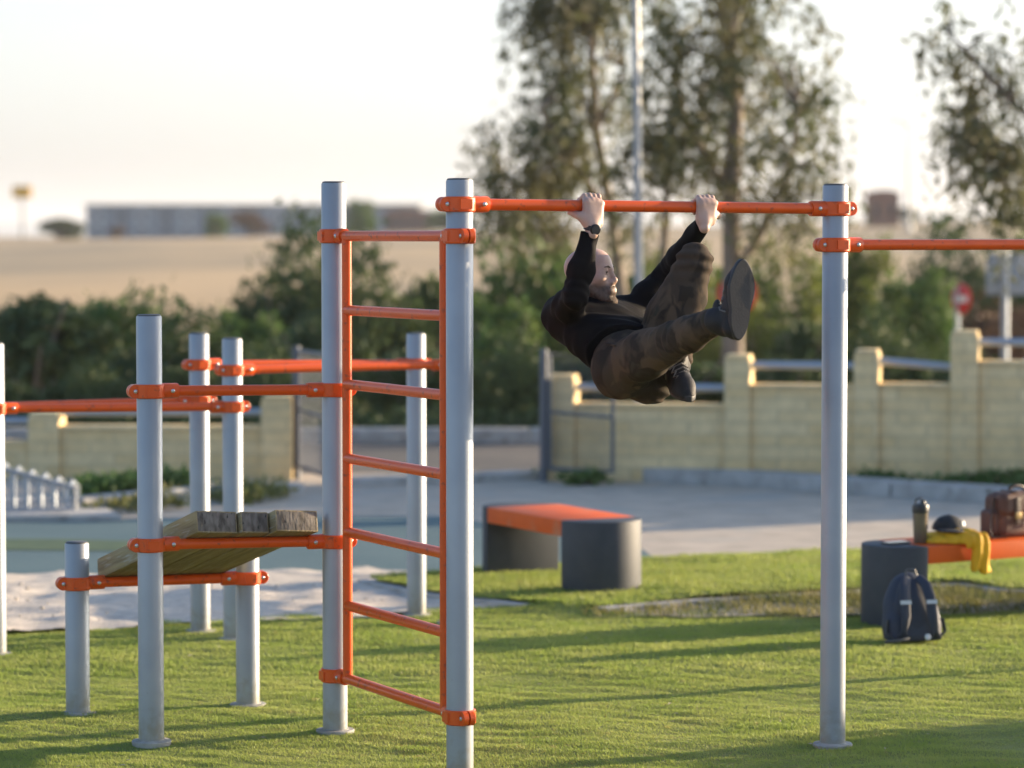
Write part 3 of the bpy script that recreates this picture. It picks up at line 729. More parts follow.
S(790, 880, 268, 48, 'leaf_mid', 'green bush directly behind the tall right post', 1)
S(560, 650, 285, 45, 'leaf_mid', 'leafy green bush behind the lamp pole and forked trunk', 0)
LB = ('dark roadside bush low behind the left wall at the far left', 'dark roadside bush low behind the left wall right of its pier', 'dark low bush above the left wall behind the paired posts', 'dark bush at the left end of the visible road', 'dark bush beyond the road just right of the nearest post', 'dark bush beyond the road left of the right gate post', 'dark bush above the right wall left of the tall right post', 'dark bush right of the tallest pier under the no entry sign')
for q, (x0, x1, yt) in enumerate(((-30, 60, 372), (50, 150, 366), (140, 240, 352), (225, 330, 350), (440, 520, 352), (480, 560, 340), (740, 830, 345), (930, 1030, 352))): S(x0, x1, yt, 32.2 + .2 * (q % 3), 'leaf_dark', LB[q], q % 2)
# far bushes and trees on the plateau
F_G = 'small trees on the skyline'
S(33, 84, 214, 310, 'leaf_dark', 'dark bush on the skyline left of the long grey building', 0, group=F_G)
S(205, 229, 213, 320, 'leaf_mid', 'small green tree in front of the long grey building', 1, group=F_G)
S(231, 272, 209, 318, 'leaf_red', 'wide brownish tree in front of the long grey building', 0, group=F_G)
S(345, 380, 196, 300, 'leaf_mid', 'round green tree on the skyline between the two ladder posts', 0, group=F_G)
S(110, 128, 226, 306, 'leaf_red', 'low brown scrub at the foot of the long grey building', 1, group=F_G)
S(428, 470, 208, 300, 'leaf_mid', 'green tree on the skyline right behind the nearest post', 1, group=F_G)
S(893, 919, 203, 290, 'leaf_dark', 'dark little tree beside the red brick hut on the skyline', 0, group=F_G)
S(500, 560, 222, 190, 'leaf_red', 'brown scrub on the dry field under the left eucalyptus', 1, group=F_G)
# roadside verge, weeds at the wall foot
def weeds(name, poly, n, h, m, seed, label):
    r = np.random.default_rng(seed); P = np.array(poly); lo, hi = P.min(0), P.max(0); V = r.uniform(lo, hi, (n * 2, 2)); V = V[inside(V, P)]
    cl = wob(V, 5, seed, 6); V = V[cl > -.35]; cl = cl[cl > -.35]
    Q = np.repeat(np.c_[V, 0 * V[:, 0]], 7, 0); Q[:, :2] += r.normal(0, .04, (len(Q), 2)); Q[:, 2] = r.uniform(.0, h, len(Q)) * np.repeat(.5 + .6 * np.clip(cl + .35, 0, 1.3), 7)
    v, f = leaf_cloud(Q, .075, r, .5); tag(link(name, fast_mesh(name, v, f, [m])), label, kind='stuff')
weeds('weeds', [g2(640, 477), g2(720, 479), g2(880, 486), g2(1100, 494), g2(1100, 483), g2(800, 478)], 900, .14, M['leaf_mid'], 70, 'green weeds in the strip between kerb and right wall')
weeds('weeds', [g2(80, 499), g2(190, 494), g2(200, 486), g2(80, 488)], 380, .15, M['leaf_mid'], 71, 'green weed patch at the foot of the left wall')
weeds('weeds', [g2(90, 514), g2(290, 500), g2(300, 492), g2(190, 496), g2(100, 508)], 260, .10, M['weed'], 72, 'dry yellow weeds along the left kerb')
weeds('weeds', [g2(540, 484), g2(600, 484), g2(600, 477), g2(540, 477)], 120, .12, M['leaf_mid'], 73, 'weeds at the foot of the right gate leaf')
weeds('verge', [(-14, 31), (14, 31), (14, 33.5), (-14, 33.5)], 2600, .3, M['leaf_dark'], 74, 'dark undergrowth along the far side of the road')

# ------------------------------------------------------------------ eucalyptus trees
def eucalypt(label, base_, trunks, crowns, n_spr, seed, leaf=.10):
    r = np.random.default_rng(seed); x0, y0 = base_; z0 = float(hz(np.array(x0), np.array(y0)))
    t = thing('eucalyptus_tree', label, 'tree', (x0, y0, z0), 'eucalyptus trees'); base3 = np.array([x0, y0, z0])
    tk = MB(); tips = []
    for pts, rad in trunks:
        pts = [np.array(p) for p in pts]; n = len(pts); tk.tube(pts, list(np.linspace(rad, rad * .35, n)), 10)
        tips += [(p, rad * (1 - .65 * k / n)) for k, p in enumerate(pts) if k > 0]
    P = []; hubs = []
    for k in range(max(10, n_spr // 7)):
        cI = r.choice(len(crowns), p=np.array([c[2] for c in crowns]) / sum(c[2] for c in crowns)); c, rad, _ = crowns[cI]
        d = r.normal(size=3); d /= np.linalg.norm(d); hubs.append((np.array(c) + d * np.array(rad) * r.uniform(.2, 1.1) ** .5, cI))
    for k in range(n_spr):
        hub, cI = hubs[r.integers(len(hubs))]; c, rad, _ = crowns[cI]; s = hub + r.normal(0, .17, 3)
        j = min(range(len(tips)), key=lambda q: np.linalg.norm(tips[q][0] - s) + max(0, tips[q][0][2] - s[2]) * 1.5); o = tips[j][0]
        if k % 3 == 0:
            mid = (o + s) / 2 + np.array([0, 0, .25 * np.linalg.norm(s - o)]); tk.tube([o, mid, s], [min(.03, tips[j][1] * .6), .014, .005], 5, caps=False)
        m = r.integers(14, 30); Ls = r.uniform(.3, .8); out = unit(s - np.array(c) + r.normal(0, .2, 3)); tt = r.uniform(0, 1, m)
        pts = s + out * (tt * Ls * .4)[:, None] + np.array([0, 0, -1]) * (tt ** 1.4 * Ls)[:, None] + r.normal(0, .075, (m, 3)); P.append(pts)
    for k in range(0):
        cI = r.choice(len(crowns), p=np.array([c[2] for c in crowns]) / sum(c[2] for c in crowns)); c, rad, _ = crowns[cI]
        d = r.normal(size=3); d /= np.linalg.norm(d); s = np.array(c) + d * np.array(rad) * r.uniform(.15, 1) ** .5
        j = min(range(len(tips)), key=lambda q: np.linalg.norm(tips[q][0] - s) + max(0, tips[q][0][2] - s[2]) * 1.5); o = tips[j][0]
        if k % 3 == 0:
            mid = (o + s) / 2 + np.array([0, 0, .25 * np.linalg.norm(s - o)]); tk.tube([o, mid, s], [min(.03, tips[j][1] * .6), .014, .005], 5, caps=False)
        m = r.integers(16, 34); Ls = r.uniform(.35, .95); out = unit(s - np.array(c) + r.normal(0, .2, 3)); tt = r.uniform(0, 1, m)
        pts = s + out * (tt * Ls * .5)[:, None] + np.array([0, 0, -1]) * (tt ** 1.6 * Ls)[:, None] + r.normal(0, .10, (m, 3)); P.append(pts)
    P = np.concatenate(P); V, F = leaf_cloud(P, leaf * 1.5, r, .1, .30, droop=.75)
    part('trunk', tk, M['bark'], t)
    link('crown', fast_mesh('crown', V - base3, F, [M['euc']]), t); return t
def at(px, py, d): return PX(px, py, d)
D1 = 39.
eucalypt('airy eucalyptus with drooping sprays left of the lamp post above the head of the man', ((640 - 512) / FPX * D1, D1),
         [([at(628, 400, D1), at(622, 300, D1), at(612, 220, D1 + .2), at(596, 130, D1), at(590, 30, D1 - .2), at(588, -40, D1)], .10),
          ([at(612, 215, D1 + .2), at(570, 160, D1 - .4), at(540, 110, D1 - .6)], .05), ([at(604, 170, D1 + .1), at(545, 190, D1 + .5), at(505, 180, D1 + .8)], .04),
          ([at(596, 130, D1), at(625, 70, D1 + .5), at(618, 0, D1 + .6)], .045)],
         [(at(582, 45, D1), (.62, .75, .95), 30), (at(560, 110, D1), (.60, .7, .7), 26), (at(520, 165, D1), (.55, .6, .55), 18), (at(600, 185, D1), (.45, .6, .6), 13), (at(495, 180, D1 + .4), (.35, .4, .35), 8), (at(600, -60, D1), (.6, .7, .6), 8), (at(578, -5, D1), (.62, .7, .7), 30)], 330, 5)
D2 = 37.
eucalypt('large eucalyptus with brownish crown and forked trunk between the lamp post and right post', ((735 - 512) / FPX * D2, D2),
         [([at(732, 400, D2), at(733, 300, D2), at(731, 200, D2), at(736, 110, D2 + .1), at(728, 20, D2), at(725, -80, D2)], .15),
          ([at(733, 280, D2), at(765, 225, D2 - .2), at(790, 170, D2 - .5), at(798, 110, D2 - .5)], .07), ([at(731, 200, D2), at(690, 130, D2 + .5), at(670, 60, D2 + .7)], .06),
          ([at(668, 400, D2 + .8), at(664, 260, D2 + .8), at(668, 160, D2 + .7), at(680, 60, D2 + .6)], .07)],
         [(at(705, 30, D2), (.85, .9, .9), 30), (at(745, 100, D2), (.85, .9, .85), 32), (at(690, 135, D2 + .3), (.6, .7, .85), 22), (at(795, 130, D2 - .3), (.5, .6, .75), 18), (at(765, 185, D2), (.75, .8, .5), 14), (at(700, -60, D2), (1, .9, .7), 14), (at(765, 20, D2), (.5, .6, .6), 12)], 450, 6)
D3 = 33.
eucalypt('eucalyptus with hanging sprays reaching in from the right edge above the sign back', ((1075 - 512) / FPX * D3, D3),
         [([at(1080, 420, D3), at(1075, 280, D3), at(1066, 150, D3), at(1050, 60, D3), at(1046, -60, D3)], .12), ([at(1066, 150, D3), at(1010, 100, D3 - .2), at(965, 50, D3 - .3), at(950, 35, D3 - .3)], .05),
          ([at(1070, 200, D3), at(1010, 165, D3 + .2), at(975, 150, D3 + .3)], .04)],
         [(at(960, 60, D3), (.22, .3, .42), 10), (at(965, 115, D3), (.32, .4, .35), 10), (at(1003, 110, D3), (.40, .5, .5), 14), (at(1012, 170, D3), (.40, .5, .38), 11), (at(1055, 60, D3), (.6, .6, .9), 22), (at(1020, -10, D3), (.3, .4, .35), 6)], 165, 8)

# ------------------------------------------------------------------ lamp posts, signs, car
def lamp(label, px, d, rad, H, arm, zb=None):
    x = (px - 512) / FPX * d; z0 = float(hz(np.array(x), np.array(d))) if zb is None else zb
    t = thing('street_lamp', label, 'street lamp', (x, d, z0)); b = np.array([x, d, z0])
    lean = np.array([-.012, 0, 0])
    mb = MB(); mb.tube([b, b + lean * H + [0, 0, H]], [rad, rad * .45], 16); part('lamp_pole', mb, M['lamp'], t)
    mb = MB(); mb.lathe(b, [(rad * 2.2, -.02), (rad * 2.2, .03), (rad * 1.4, .05), (rad * 1.3, .35), (rad * 1.02, .38)], 16); part('pole_base', mb, M['lamp'], t)
    e = b + lean * H + np.array([0, 0, H]); mb = MB(); mb.tube([e - [0, 0, .3], e + [arm * .3, 0, .12], e + [arm, 0, .25]], rad * .4, 10); part('lamp_arm', mb, M['lamp'], t)
    mb = MB(); mb.box(e + [arm * 1.25, 0, .24], (abs(arm) * .6, .22, .10)); part('lamp_head', mb, M['lamp'], t, bevel=.03)
lamp('tall pale street lamp pole rising between the two eucalyptus crowns behind the man', 640.5, 31.2, .052, 8.2, 1.2)
lamp('thin distant street lamp on the skyline right of the brick hut', 908.5, 240, .22, 8.6, -1.3)
def disc_sign(label, px, py, d, rad, yaw, ppx):
    c = PX(px, py, d); x = (ppx - 512) / FPX * d; z0 = float(hz(np.array(x), np.array(d)))
    t = thing('no_entry_sign', label, 'road sign', (x, d + .06, z0), 'red no entry signs')
    mb = MB(); mb.tube([(x, d + .06, z0 - .05), (x, d + .06, c[2] + rad * .8)], .03, 10); part('sign_post', mb, M['rail'], t)
    X = np.array([math.cos(yaw), math.sin(yaw), 0]); Z = np.array([0, 0, 1.]); N = np.array([math.sin(yaw), -math.cos(yaw), 0]); c = c.copy(); c[:2] = (c[0], d)
    mb = MB(); mb.lathe(c, [(rad, -.012), (rad, .004), (rad - .006, .008)], 36, (X, Z, N) if np.dot(np.cross(X, Z), N) > 0 else (-X, Z, N)); p = part('sign_face', mb, M['red'], t)
    mb = MB(); mb.box(c + N * .0105, (rad * 1.45, .004, rad * .42), (X, -N, Z)); part('white_bar', mb, M['white'], p)
disc_sign('small red no entry sign left of the bare sign back at the right', 961, 299, 40, .20, R(-60), 958)
disc_sign('round red road sign mostly hidden behind the raised boot of the man', 737, 294, 40, .27, R(-10), 735.5)
d = 39.; c = PX(1008, 274.5, d); z0 = float(hz(np.array(c[0]), np.array(d))); x = (1005 - 512) / FPX * d
t = thing('road_sign', 'bare grey back of a square road sign on a post at the right edge', 'road sign', (x, d, z0))
mb = MB(); mb.tube([(x, d, z0 - .05), (x, d, c[2] + .3)], .05, 12); part('sign_post', mb, M['rail'], t)
mb = MB(); mb.box((c[0], d + .075, c[2]), (.54, .03, .54)); p = part('sign_panel', mb, M['signback'], t, bevel=.008)
for dz in (-.18, .18): mb = MB(); mb.box((c[0], d + .052, c[2] + dz), (.42, .014, .05)); part('bracket', mb, M['rail'], p)

# silver car parked beyond the wall, only its bonnet inside the picture
CX, CY, CZ = 5.55, 28.3, -.35
t = thing('parked_car', 'silver car parked beyond the wall, its bonnet showing above the coping at the right', 'car', (CX, CY, CZ))
prof = [(-2.05, .25), (-2.1, .55), (-2.0, .78), (-1.2, .98), (-.95, 1.02), (-.25, 1.44), (.3, 1.5), (1.1, 1.45), (1.75, 1.08), (2.05, 1.0), (2.1, .55), (2.05, .25)]
mb = MB(); n = len(prof); vs = []
for yy, ins in ((-.84, 0), (-.86, 1), (.86, 1), (.84, 0)):
    for (x, z) in prof: k = .0 if z < .9 else (z - .9) * .32; vs.append((CX + x * (1 if ins else .985), CY + math.copysign(abs(yy) - k, yy), CZ + (z if ins else z * .985 + .01)))
fs = [tuple(range(n)), tuple(range(3 * n, 4 * n))[::-1]] + [(q * n + (k + 1) % n, q * n + k, (q + 1) * n + k, (q + 1) * n + (k + 1) % n) for q in range(3) for k in range(n)]
mb.add(vs, fs); part('body', mb, M['carw'], t, bevel=.03)
for s in (-1, 1):
    mb = MB(); pts = [(-.85, 1.06), (-.22, 1.40), (.3, 1.44), (1.05, 1.40), (1.55, 1.1)]
    mb.add([(CX + x, CY + s * (.872 - max(0, z - .9) * .32), CZ + z) for x, z in pts] + [(CX + x, CY + s * (.85 - max(0, z - .9) * .32), CZ + z) for x, z in pts],
           [tuple(range(5)), tuple(range(5, 10))[::-1]] + [(k, (k + 1) % 5, 5 + (k + 1) % 5, 5 + k) for k in range(5)]); part('side_window', mb, M['glass'], t)
    for x in (-1.3, 1.3):
        mb = MB(); mb.lathe((CX + x, CY + s * .80, CZ + .31), [(.22, -.1), (.30, -.09), (.31, 0), (.30, .09), (.22, .1)], 24, ((1, 0, 0), (0, 0, 1), (0, -1, 0)))
        w = part('wheel', mb, M['tyre'], t); mb = MB(); mb.lathe((CX + x, CY + s * .80, CZ + .31), [(.2, -.106), (.2, .106), (.05, .11)], 20, ((1, 0, 0), (0, 0, 1), (0, -1, 0))); part('rim', mb, M['rail'], w)
    mb = MB(); mb.ell((CX - 2.03, CY + s * .62, CZ + .70), (.06, .17, .075), 14); part('headlight', mb, M['glass'], t)
mb = MB(); mb.add([(CX - .93, CY - .70, CZ + 1.045), (CX - .93, CY + .70, CZ + 1.045), (CX - .29, CY + .60, CZ + 1.43), (CX - .29, CY - .60, CZ + 1.43), (CX - .90, CY - .70, CZ + 1.02), (CX - .90, CY + .70, CZ + 1.02), (CX - .26, CY + .60, CZ + 1.405), (CX - .26, CY - .60, CZ + 1.405)],
                 [(0, 3, 2, 1), (4, 5, 6, 7), (0, 1, 5, 4), (1, 2, 6, 5), (2, 3, 7, 6), (3, 0, 4, 7)]); part('windscreen', mb, M['glass'], t)

# ------------------------------------------------------------------ skyline buildings
d = 420.; k_ = d / FPX; X0, X1 = (87 - 512) * k_, (420 - 512) * k_; zt_ = PX(0, 206, d)[2]; zb_ = 1.6
t = thing('long_building', 'long flat grey blue building with pale panels on the left skyline', 'building', ((X0 + X1) / 2, d, zb_))
mb = MB(); mb.box(((X0 + X1) / 2, d + 6, (zb_ + zt_) / 2), (X1 - X0, 12, zt_ - zb_)); w = part('wall', mb, M['bldg'], t)
mb = MB(); mb.box(((X0 + X1) / 2, d + 6, zt_ + .12), (X1 - X0 + .6, 12.6, .3)); part('roof', mb, M['roofm'], t)
for k in range(15):
    x = X0 + (X1 - X0) * (k + .5) / 15
    if k % 2 == 0: mb = MB(); mb.box((x, d - .04, (zb_ + zt_) / 2 + .2), (1.9, .1, (zt_ - zb_) * .78)); p = part('panel', mb, M['bldgw'], t)
    for zz in (.32, .68): mb = MB(); mb.box((x + (.0 if k % 2 == 0 else .3), d - .1 , zb_ + (zt_ - zb_) * zz), (1.1, .05, .7)); part('window', mb, M['glass'], t)
def bld(label, px0, px1, yt, d, m, zb, arch=0, cat='building', rows=2):
    k = d / FPX; x0, x1 = (px0 - 512) * k, (px1 - 512) * k; zt = PX(0, yt, d)[2]; w = x1 - x0; t = thing('building', label, cat, ((x0 + x1) / 2, d, zb))
    mb = MB(); mb.box(((x0 + x1) / 2, d + w / 2, (zb + zt) / 2), (w, w, zt - zb)); part('wall', mb, m, t)
    mb = MB(); n = 10; P = [(x0 - .04 * w, zt)] + [(x0 - .04 * w + 1.08 * w * q / n, zt + .02 + arch * math.sin(math.pi * q / n)) for q in range(n + 1)] + [(x1 + .04 * w, zt)]
    N = len(P); mb.add([(x, d - .02 * w, z) for x, z in P] + [(x, d + 1.02 * w, z) for x, z in P], [tuple(range(N))[::-1], tuple(range(N, 2 * N))] + [(i, (i + 1) % N, N + (i + 1) % N, N + i) for i in range(N)]); part('roof', mb, M['brickb'] if arch else M['roofm'], t)
    for q in range(rows):
        mb = MB(); mb.box((x0 + w * (q + .5) / rows, d - .03, zb + (zt - zb) * .6), (w * .16, .06, (zt - zb) * .25)); part('window', mb, M['glass'], t)
bld('small red brick hut with curved roof on the right skyline', 868, 899, 193, 270, M['brickb'], 2.0, .28, 'hut')
bld('tiny blue grey building on the right skyline', 940, 954, 216, 330, M['bldg'], 2.0)
bld('low red roofed houses on the skyline between the ladder posts', 385, 432, 212, 380, M['brickb'], 1.8, .4, rows=4)
bld('pale low building on the skyline left of the man', 500, 548, 213, 400, M['bldgw'], 2.0, rows=5)
d = 380.; k = d / FPX; x = (23 - 512) * k
t = thing('billboard', 'yellow roadside sign box on a tall mast at the far left skyline', 'sign', (x, d, 1.8)); zc = PX(0, 192, d)[2]
mb = MB(); mb.tube([(x, d, 1.5), (x, d, zc)], .16, 8); part('mast', mb, M['gate'], t)
mb = MB(); mb.box((x, d, zc), (19 * k, .5, 12 * k)); p = part('sign_box', mb, M['yellow_sign'], t, bevel=.06)
# unseen hedge added at the right, to lay a low shadow over the lawn front
for k, q in enumerate(((6.3, 14.35), (7.0, 13.2), (7.6, 12.0), (8.2, 10.8))):
    o = thing('shrub', 'unseen shrub of the hedge added right of the lawn to shade its front', 'shrub', (*q, 0), 'unseen hedge added to shade the lawn'); o.scale = (.85, .85, .74 + .09 * (k % 3)); o.rotation_euler.z = k * 1.3
    link('foliage', BM['leaf_dark'][k % 2], o); link('stems', STEM, o)
# ------------------------------------------------------------------ the man on the bar
def mz(zx, zy, Y): return PX(520 + zx / 3.073, 170 + zy / 3.072, Y)
barA, barC = np.array([A_[0], A_[1], zA]), np.array([C_[0], C_[1], zC]); bd = unit(barC - barA); UZ = np.array([0, 0, 1.])
bside = unit(np.cross(bd, UZ)); bside = bside if bside[1] < 0 else -bside       # horizontal, towards the camera side
def on_bar(px):
    f = lambda t: (lambda p: 512 + FPX * (p - CAM)[0] / np.dot(p - CAM, FWD))(barA + (barC - barA) * t)
    lo, hi = 0., 1.
    for _ in range(40):
        m = (lo + hi) / 2
        if f(m) < px: lo = m
        else: hi = m
    return barA + (barC - barA) * lo
hR, hL = on_bar(590), on_bar(703.5)
wR = mz(221, 176, hR[1] - .045); wL = mz(566, 158, hL[1] - .035)
eR = mz(170, 385, 11.70); sR = mz(123, 446, 11.99)
sL = mz(332, 458, 12.27); eL = mz(448, 322, 12.33)
neck0 = mz(216, 444, 12.13); pel = mz(350, 594, 11.80)
hpR, knR, anR = mz(318, 602, 11.70), mz(478, 522, 11.38), mz(606, 462, 11.03)
hpL, knL, anL = mz(404, 584, 11.92), mz(537, 278, 11.86), mz(486, 600, 11.80)
tv = unit((sR + sL) / 2 - pel); rv = unit(sR - sL); fv = unit(np.cross(tv, rv)); rv = np.cross(fv, tv)
if fv[0] < 0: fv = -fv                                   # chest looks to the right and up
TAX = (rv, fv, tv)
# head frame
Hc = PX(590.0, 273.6, 12.06)
hf = unit([.90, -.43, .08]); hs = unit(np.cross(hf, UZ)); hu = np.cross(hs, hf); HAX = np.array([hf, hs, hu])
def H(f, s, u): return Hc + hf * f + hs * s + hu * u

torso = [('chest', (sR + sL) / 2 - tv * .10, (.172, .108, .20)), ('belly', (sR + sL) / 2 * .45 + pel * .55, (.143, .100, .20)), ('pelvis', pel + tv * .02, (.165, .120, .125))]
def body_prims(sd, top=True, low=True, slack=0.):
    if top:
        for n_, c, r_ in torso[:2]: sd.ell(c, np.array(r_) + slack, TAX, k=.06)
        sd.cone(sR - rv * .05 - tv * .0, sL + rv * .05, .075, .075, k=.06)
        sd.cone(sR - rv * .02, lerp(sR, pel, .45) + rv * .03, .075, .085, k=.06); sd.cone(sL + rv * .02, lerp(sL, pel, .45) - rv * .03, .07, .08, k=.06)
        sd.cone(neck0 - tv * .02, neck0 + (Hc - neck0) * .22, .075, .060, k=.05)
        for s_, e_, w_ in ((sR, eR, wR), (sL, eL, wL)):
            sd.cone(s_, lerp(s_, e_, .5), .064 + slack, .055 + slack, k=.04); sd.cone(lerp(s_, e_, .5), e_, .054 + slack, .043 + slack, k=.03)
            sd.cone(e_, lerp(e_, w_, .35), .043 + slack, .043 + slack, k=.03); sd.cone(lerp(e_, w_, .35), w_, .043 + slack, .030 + slack, k=.03)
    if low:
        n_, c, r_ = torso[2]; sd.ell(c, np.array(r_) + slack, TAX, k=.05); pass
        for s_, h_, k_ in ((1, hpR, knR), (-1, hpL, knL)): sd.ell(pel - tv * .035 - fv * .040 + rv * s_ * .075, (.098, .10, .100), TAX, k=.05)
        for h_, k_, a_ in ((hpR, knR, anR), (hpL, knL, anL)):
            sd.cone(h_, lerp(h_, k_, .45), .100 + slack, .092 + slack, k=.06); sd.cone(lerp(h_, k_, .45), k_, .092 + slack, .068 + slack, k=.03)
            ca = lerp(k_, a_, .35); sd.cone(k_, ca, .066 + slack, .067 + slack, k=.02); sd.cone(ca, a_, .067 + slack, .047 + slack, k=.02)
# hands: fingers go up over the bar and curl down behind it, thumb below
def hand(sd, c, w, th, tilt=0.):
    """c: point on the bar axis, w: wrist, th: +1 if the thumb points along +bar direction"""
    b = bd * th
    kn = c + bside * .033 + UZ * .012
    for k in range(4):                                     # index first (next to the thumb)
        off = b * (.031 - .0205 * k); L = (1.0, 1.06, 1.0, .84)[k]; r = (.0098, .0102, .0097, .0086)[k]
        m0 = kn + off + UZ * (.002, .006, .003, -.005)[k]
        p1 = c + off + bside * .012 + UZ * (.037 + .002 * (k == 1)); p2 = c + off - bside * .030 * L + UZ * .022; p3 = c + off - bside * .034 - UZ * .010 * L; p4 = c + off - bside * .020 - UZ * .030 * L
        sd.cone(w + (c - w) * .25 + b * (.020 - .013 * k) + bside * .008, m0, .0165, .0125, k=.016)
        sd.chain([m0, p1, p2, p3, p4], [r * 1.16, r * 1.12, r * 1.04, r * .98, r * .82], k=.004)
        sd.ell(m0 + bside * .004 + UZ * .004, (.0115, .0105, .0115), k=.008)
        sd.ell(p1 + UZ * .0015, (.0108, .0105, .0105), k=.004)
    sd.rbox(lerp(w, kn, .55) + bside * .0, (.038, .048, .0135), .012, (b, unit(kn - w), np.cross(b, unit(kn - w))), k=.02)
    t0 = lerp(w, c, .30) + b * .026 + bside * .008; t1 = lerp(w, c, .52) + b * .052 + bside * .004; t2 = c + b * .066 - UZ * .034 + bside * .002; t3 = c + b * .080 - UZ * .028 - bside * .020
    sd.chain([t0, t1, t2, t3], [.0185, .0145, .0118, .0095], k=.012); sd.ell(lerp(w, c, .38) + b * .024 + bside * .004, (.018, .018, .024), k=.02)
    sd.cone(w - unit(c - w) * .03, w, .0215, .0225, k=.02); sd.cone(w, lerp(w, c, .3), .0225, .027, k=.02)
def head(sd):
    E = lambda c, r, k=.02, op=1: sd.ell(H(*c), r, HAX, k, op)
    C = lambda a, b, r1, r2, k=.012: sd.cone(H(*a), H(*b), r1, r2, k)
    E((-.012, 0, .026), (.096, .076, .078), .03); E((.030, 0, .036), (.058, .062, .052), .03)
    C((.036, 0, -.012), (.040, 0, -.074), .055, .041, .03)
    C((.079, .036, .017), (.086, .008, .015), .0085, .0085, .014); C((.079, -.036, .017), (.086, -.008, .015), .0085, .0085, .014)
    for s in (-1, 1):
        C((.004, s * .056, -.050), (.070, s * .022, -.110), .017, .017, .025); C((-.004, s * .064, -.012), (.004, s * .056, -.052), .016, .017, .03)
        E((.055, s * .044, -.024), (.024, .021, .020), .03)
        sd.ell(H(.100, s * .033, -.002), (.015, .0165, .0095), HAX, .012, -1)
        sd.ell(H(.0765, s * .032, -.001), (.0118, .0125, .0118), HAX, .003)
        sd.chain([H(.0825, s * .018, .0020), H(.0895, s * .031, .0060), H(.0785, s * .0465, .0020)], [.0034, .0036, .0034], .004)
        sd.chain([H(.0825, s * .018, -.0040), H(.0890, s * .031, -.0080), H(.0785, s * .0465, -.0040)], [.0030, .0030, .0030], .004)
        E((.098, s * .0125, -.0405), (.009, .0070, .0070), .008)
        C((.090, s * .020, -.0725), (.0985, s * .004, -.0710), .0040, .0050, .006); C((.090, s * .019, -.0800), (.0970, 0, -.0810), .0042, .0056, .006)
        sd.rbox(H(-.008, s * .079, -.008), (.017, .006, .031), .006, (unit(hf - .12 * hu), unit(hs + s * -.35 * hf), hu), k=.008)
        E((-.006, s * .0825, -.006), (.009, .006, .018), .006, -1)
    C((.090, 0, .010), (.1070, 0, -.031), .0072, .0088, .014); E((.1085, 0, -.0345), (.0090, .0092, .0085), .008)
    E((.066, 0, -.074), (.033, .036, .040), .03); E((.078, 0, -.117), (.020, .022, .016), .02)
    sd.cone(H(-.026, 0, -.045), lerp(H(-.03, 0, -.05), neck0, .65), .056, .058, k=.03); sd.cone(lerp(H(-.03, 0, -.05), neck0, .6), neck0, .058, .062, k=.04)

SKIN = mat('skin', (.44, .285, .225), .48, col2=(.52, .345, .275), scale=18, bump=.06, bscale=240, subs=.12)
nt_ = SKIN.node_tree; at_ = nt_.nodes.new('ShaderNodeAttribute'); at_.attribute_name = 'stubble'; pb_ = nt_.nodes['Principled BSDF']
mx_ = nt_.nodes.new('ShaderNodeMix'); mx_.data_type = 'RGBA'; src = pb_.inputs['Base Color'].links[0].from_socket
nt_.links.new(src, mx_.inputs['A']); mx_.inputs['B'].default_value = (.052, .032, .022, 1); nt_.links.new(at_.outputs['Fac'], mx_.inputs['Factor']); nt_.links.new(mx_.outputs['Result'], pb_.inputs['Base Color'])
HAIR = mat('beard_hair', (.050, .028, .017), .75, col2=(.10, .055, .03), scale=60, bump=.5, bscale=400)
SHIRT = mat('black_stretch_shirt', (.0055, .0055, .0072), .75, col2=(.009, .0082, .009), scale=7, bump=.12, bscale=260, spec=.07)
BOOT = mat('black_boot_leather', (.016, .0165, .019), .62, spec=.25, col2=(.026, .025, .026), scale=16, bump=.12, bscale=160)
SOLE = mat('black_rubber_sole', (.016, .017, .020), .6, col2=(.026, .026, .027), scale=12, bump=.08, bscale=120)
LACE = mat('boot_lace', (.16, .15, .14), .8)
def camo(nt, vec, cs, b):
    N = nt.nodes; L = nt.links; out = None
    for sc, lo, c, off in ((8.5, .47, (.036, .029, .023), 0), (8, .54, (.098, .070, .048), 3), (12, .60, (.054, .048, .036), 7)):
        mp = N.new('ShaderNodeMapping'); mp.inputs['Location'].default_value = (off, off, off); mp.inputs['Scale'].default_value = (1.2, 1.2, .8); L.new(vec, mp.inputs['Vector'])
        n = N.new('ShaderNodeTexNoise'); n.inputs['Scale'].default_value = sc; n.inputs['Detail'].default_value = 2.5; n.inputs['Distortion'].default_value = .6; L.new(mp.outputs[0], n.inputs['Vector'])
        r = N.new('ShaderNodeMapRange'); r.inputs['From Min'].default_value = lo; r.inputs['From Max'].default_value = lo + .075; L.new(n.outputs['Fac'], r.inputs['Value'])
        mx = N.new('ShaderNodeMix'); mx.data_type = 'RGBA'; L.new(r.outputs[0], mx.inputs['Factor'])
        if out is None: mx.inputs['A'].default_value = (.066, .049, .036, 1)
        else: L.new(out, mx.inputs['A'])
        mx.inputs['B'].default_value = (*c, 1); out = mx.outputs['Result']
    return out
CAMO = mat('camouflage_cotton', (.06, .05, .03), .85, bump=.12, bscale=300, extra=camo, spec=.1)

sd = SDF(); body_prims(sd)
sd.p = [(q[0], q[1], q[2], q[3] - .024, q[4] - .024, *q[5:]) if q[0] == 'c' else (q[0], q[1], q[2], q[3] - .02, *q[4:]) for q in sd.p]

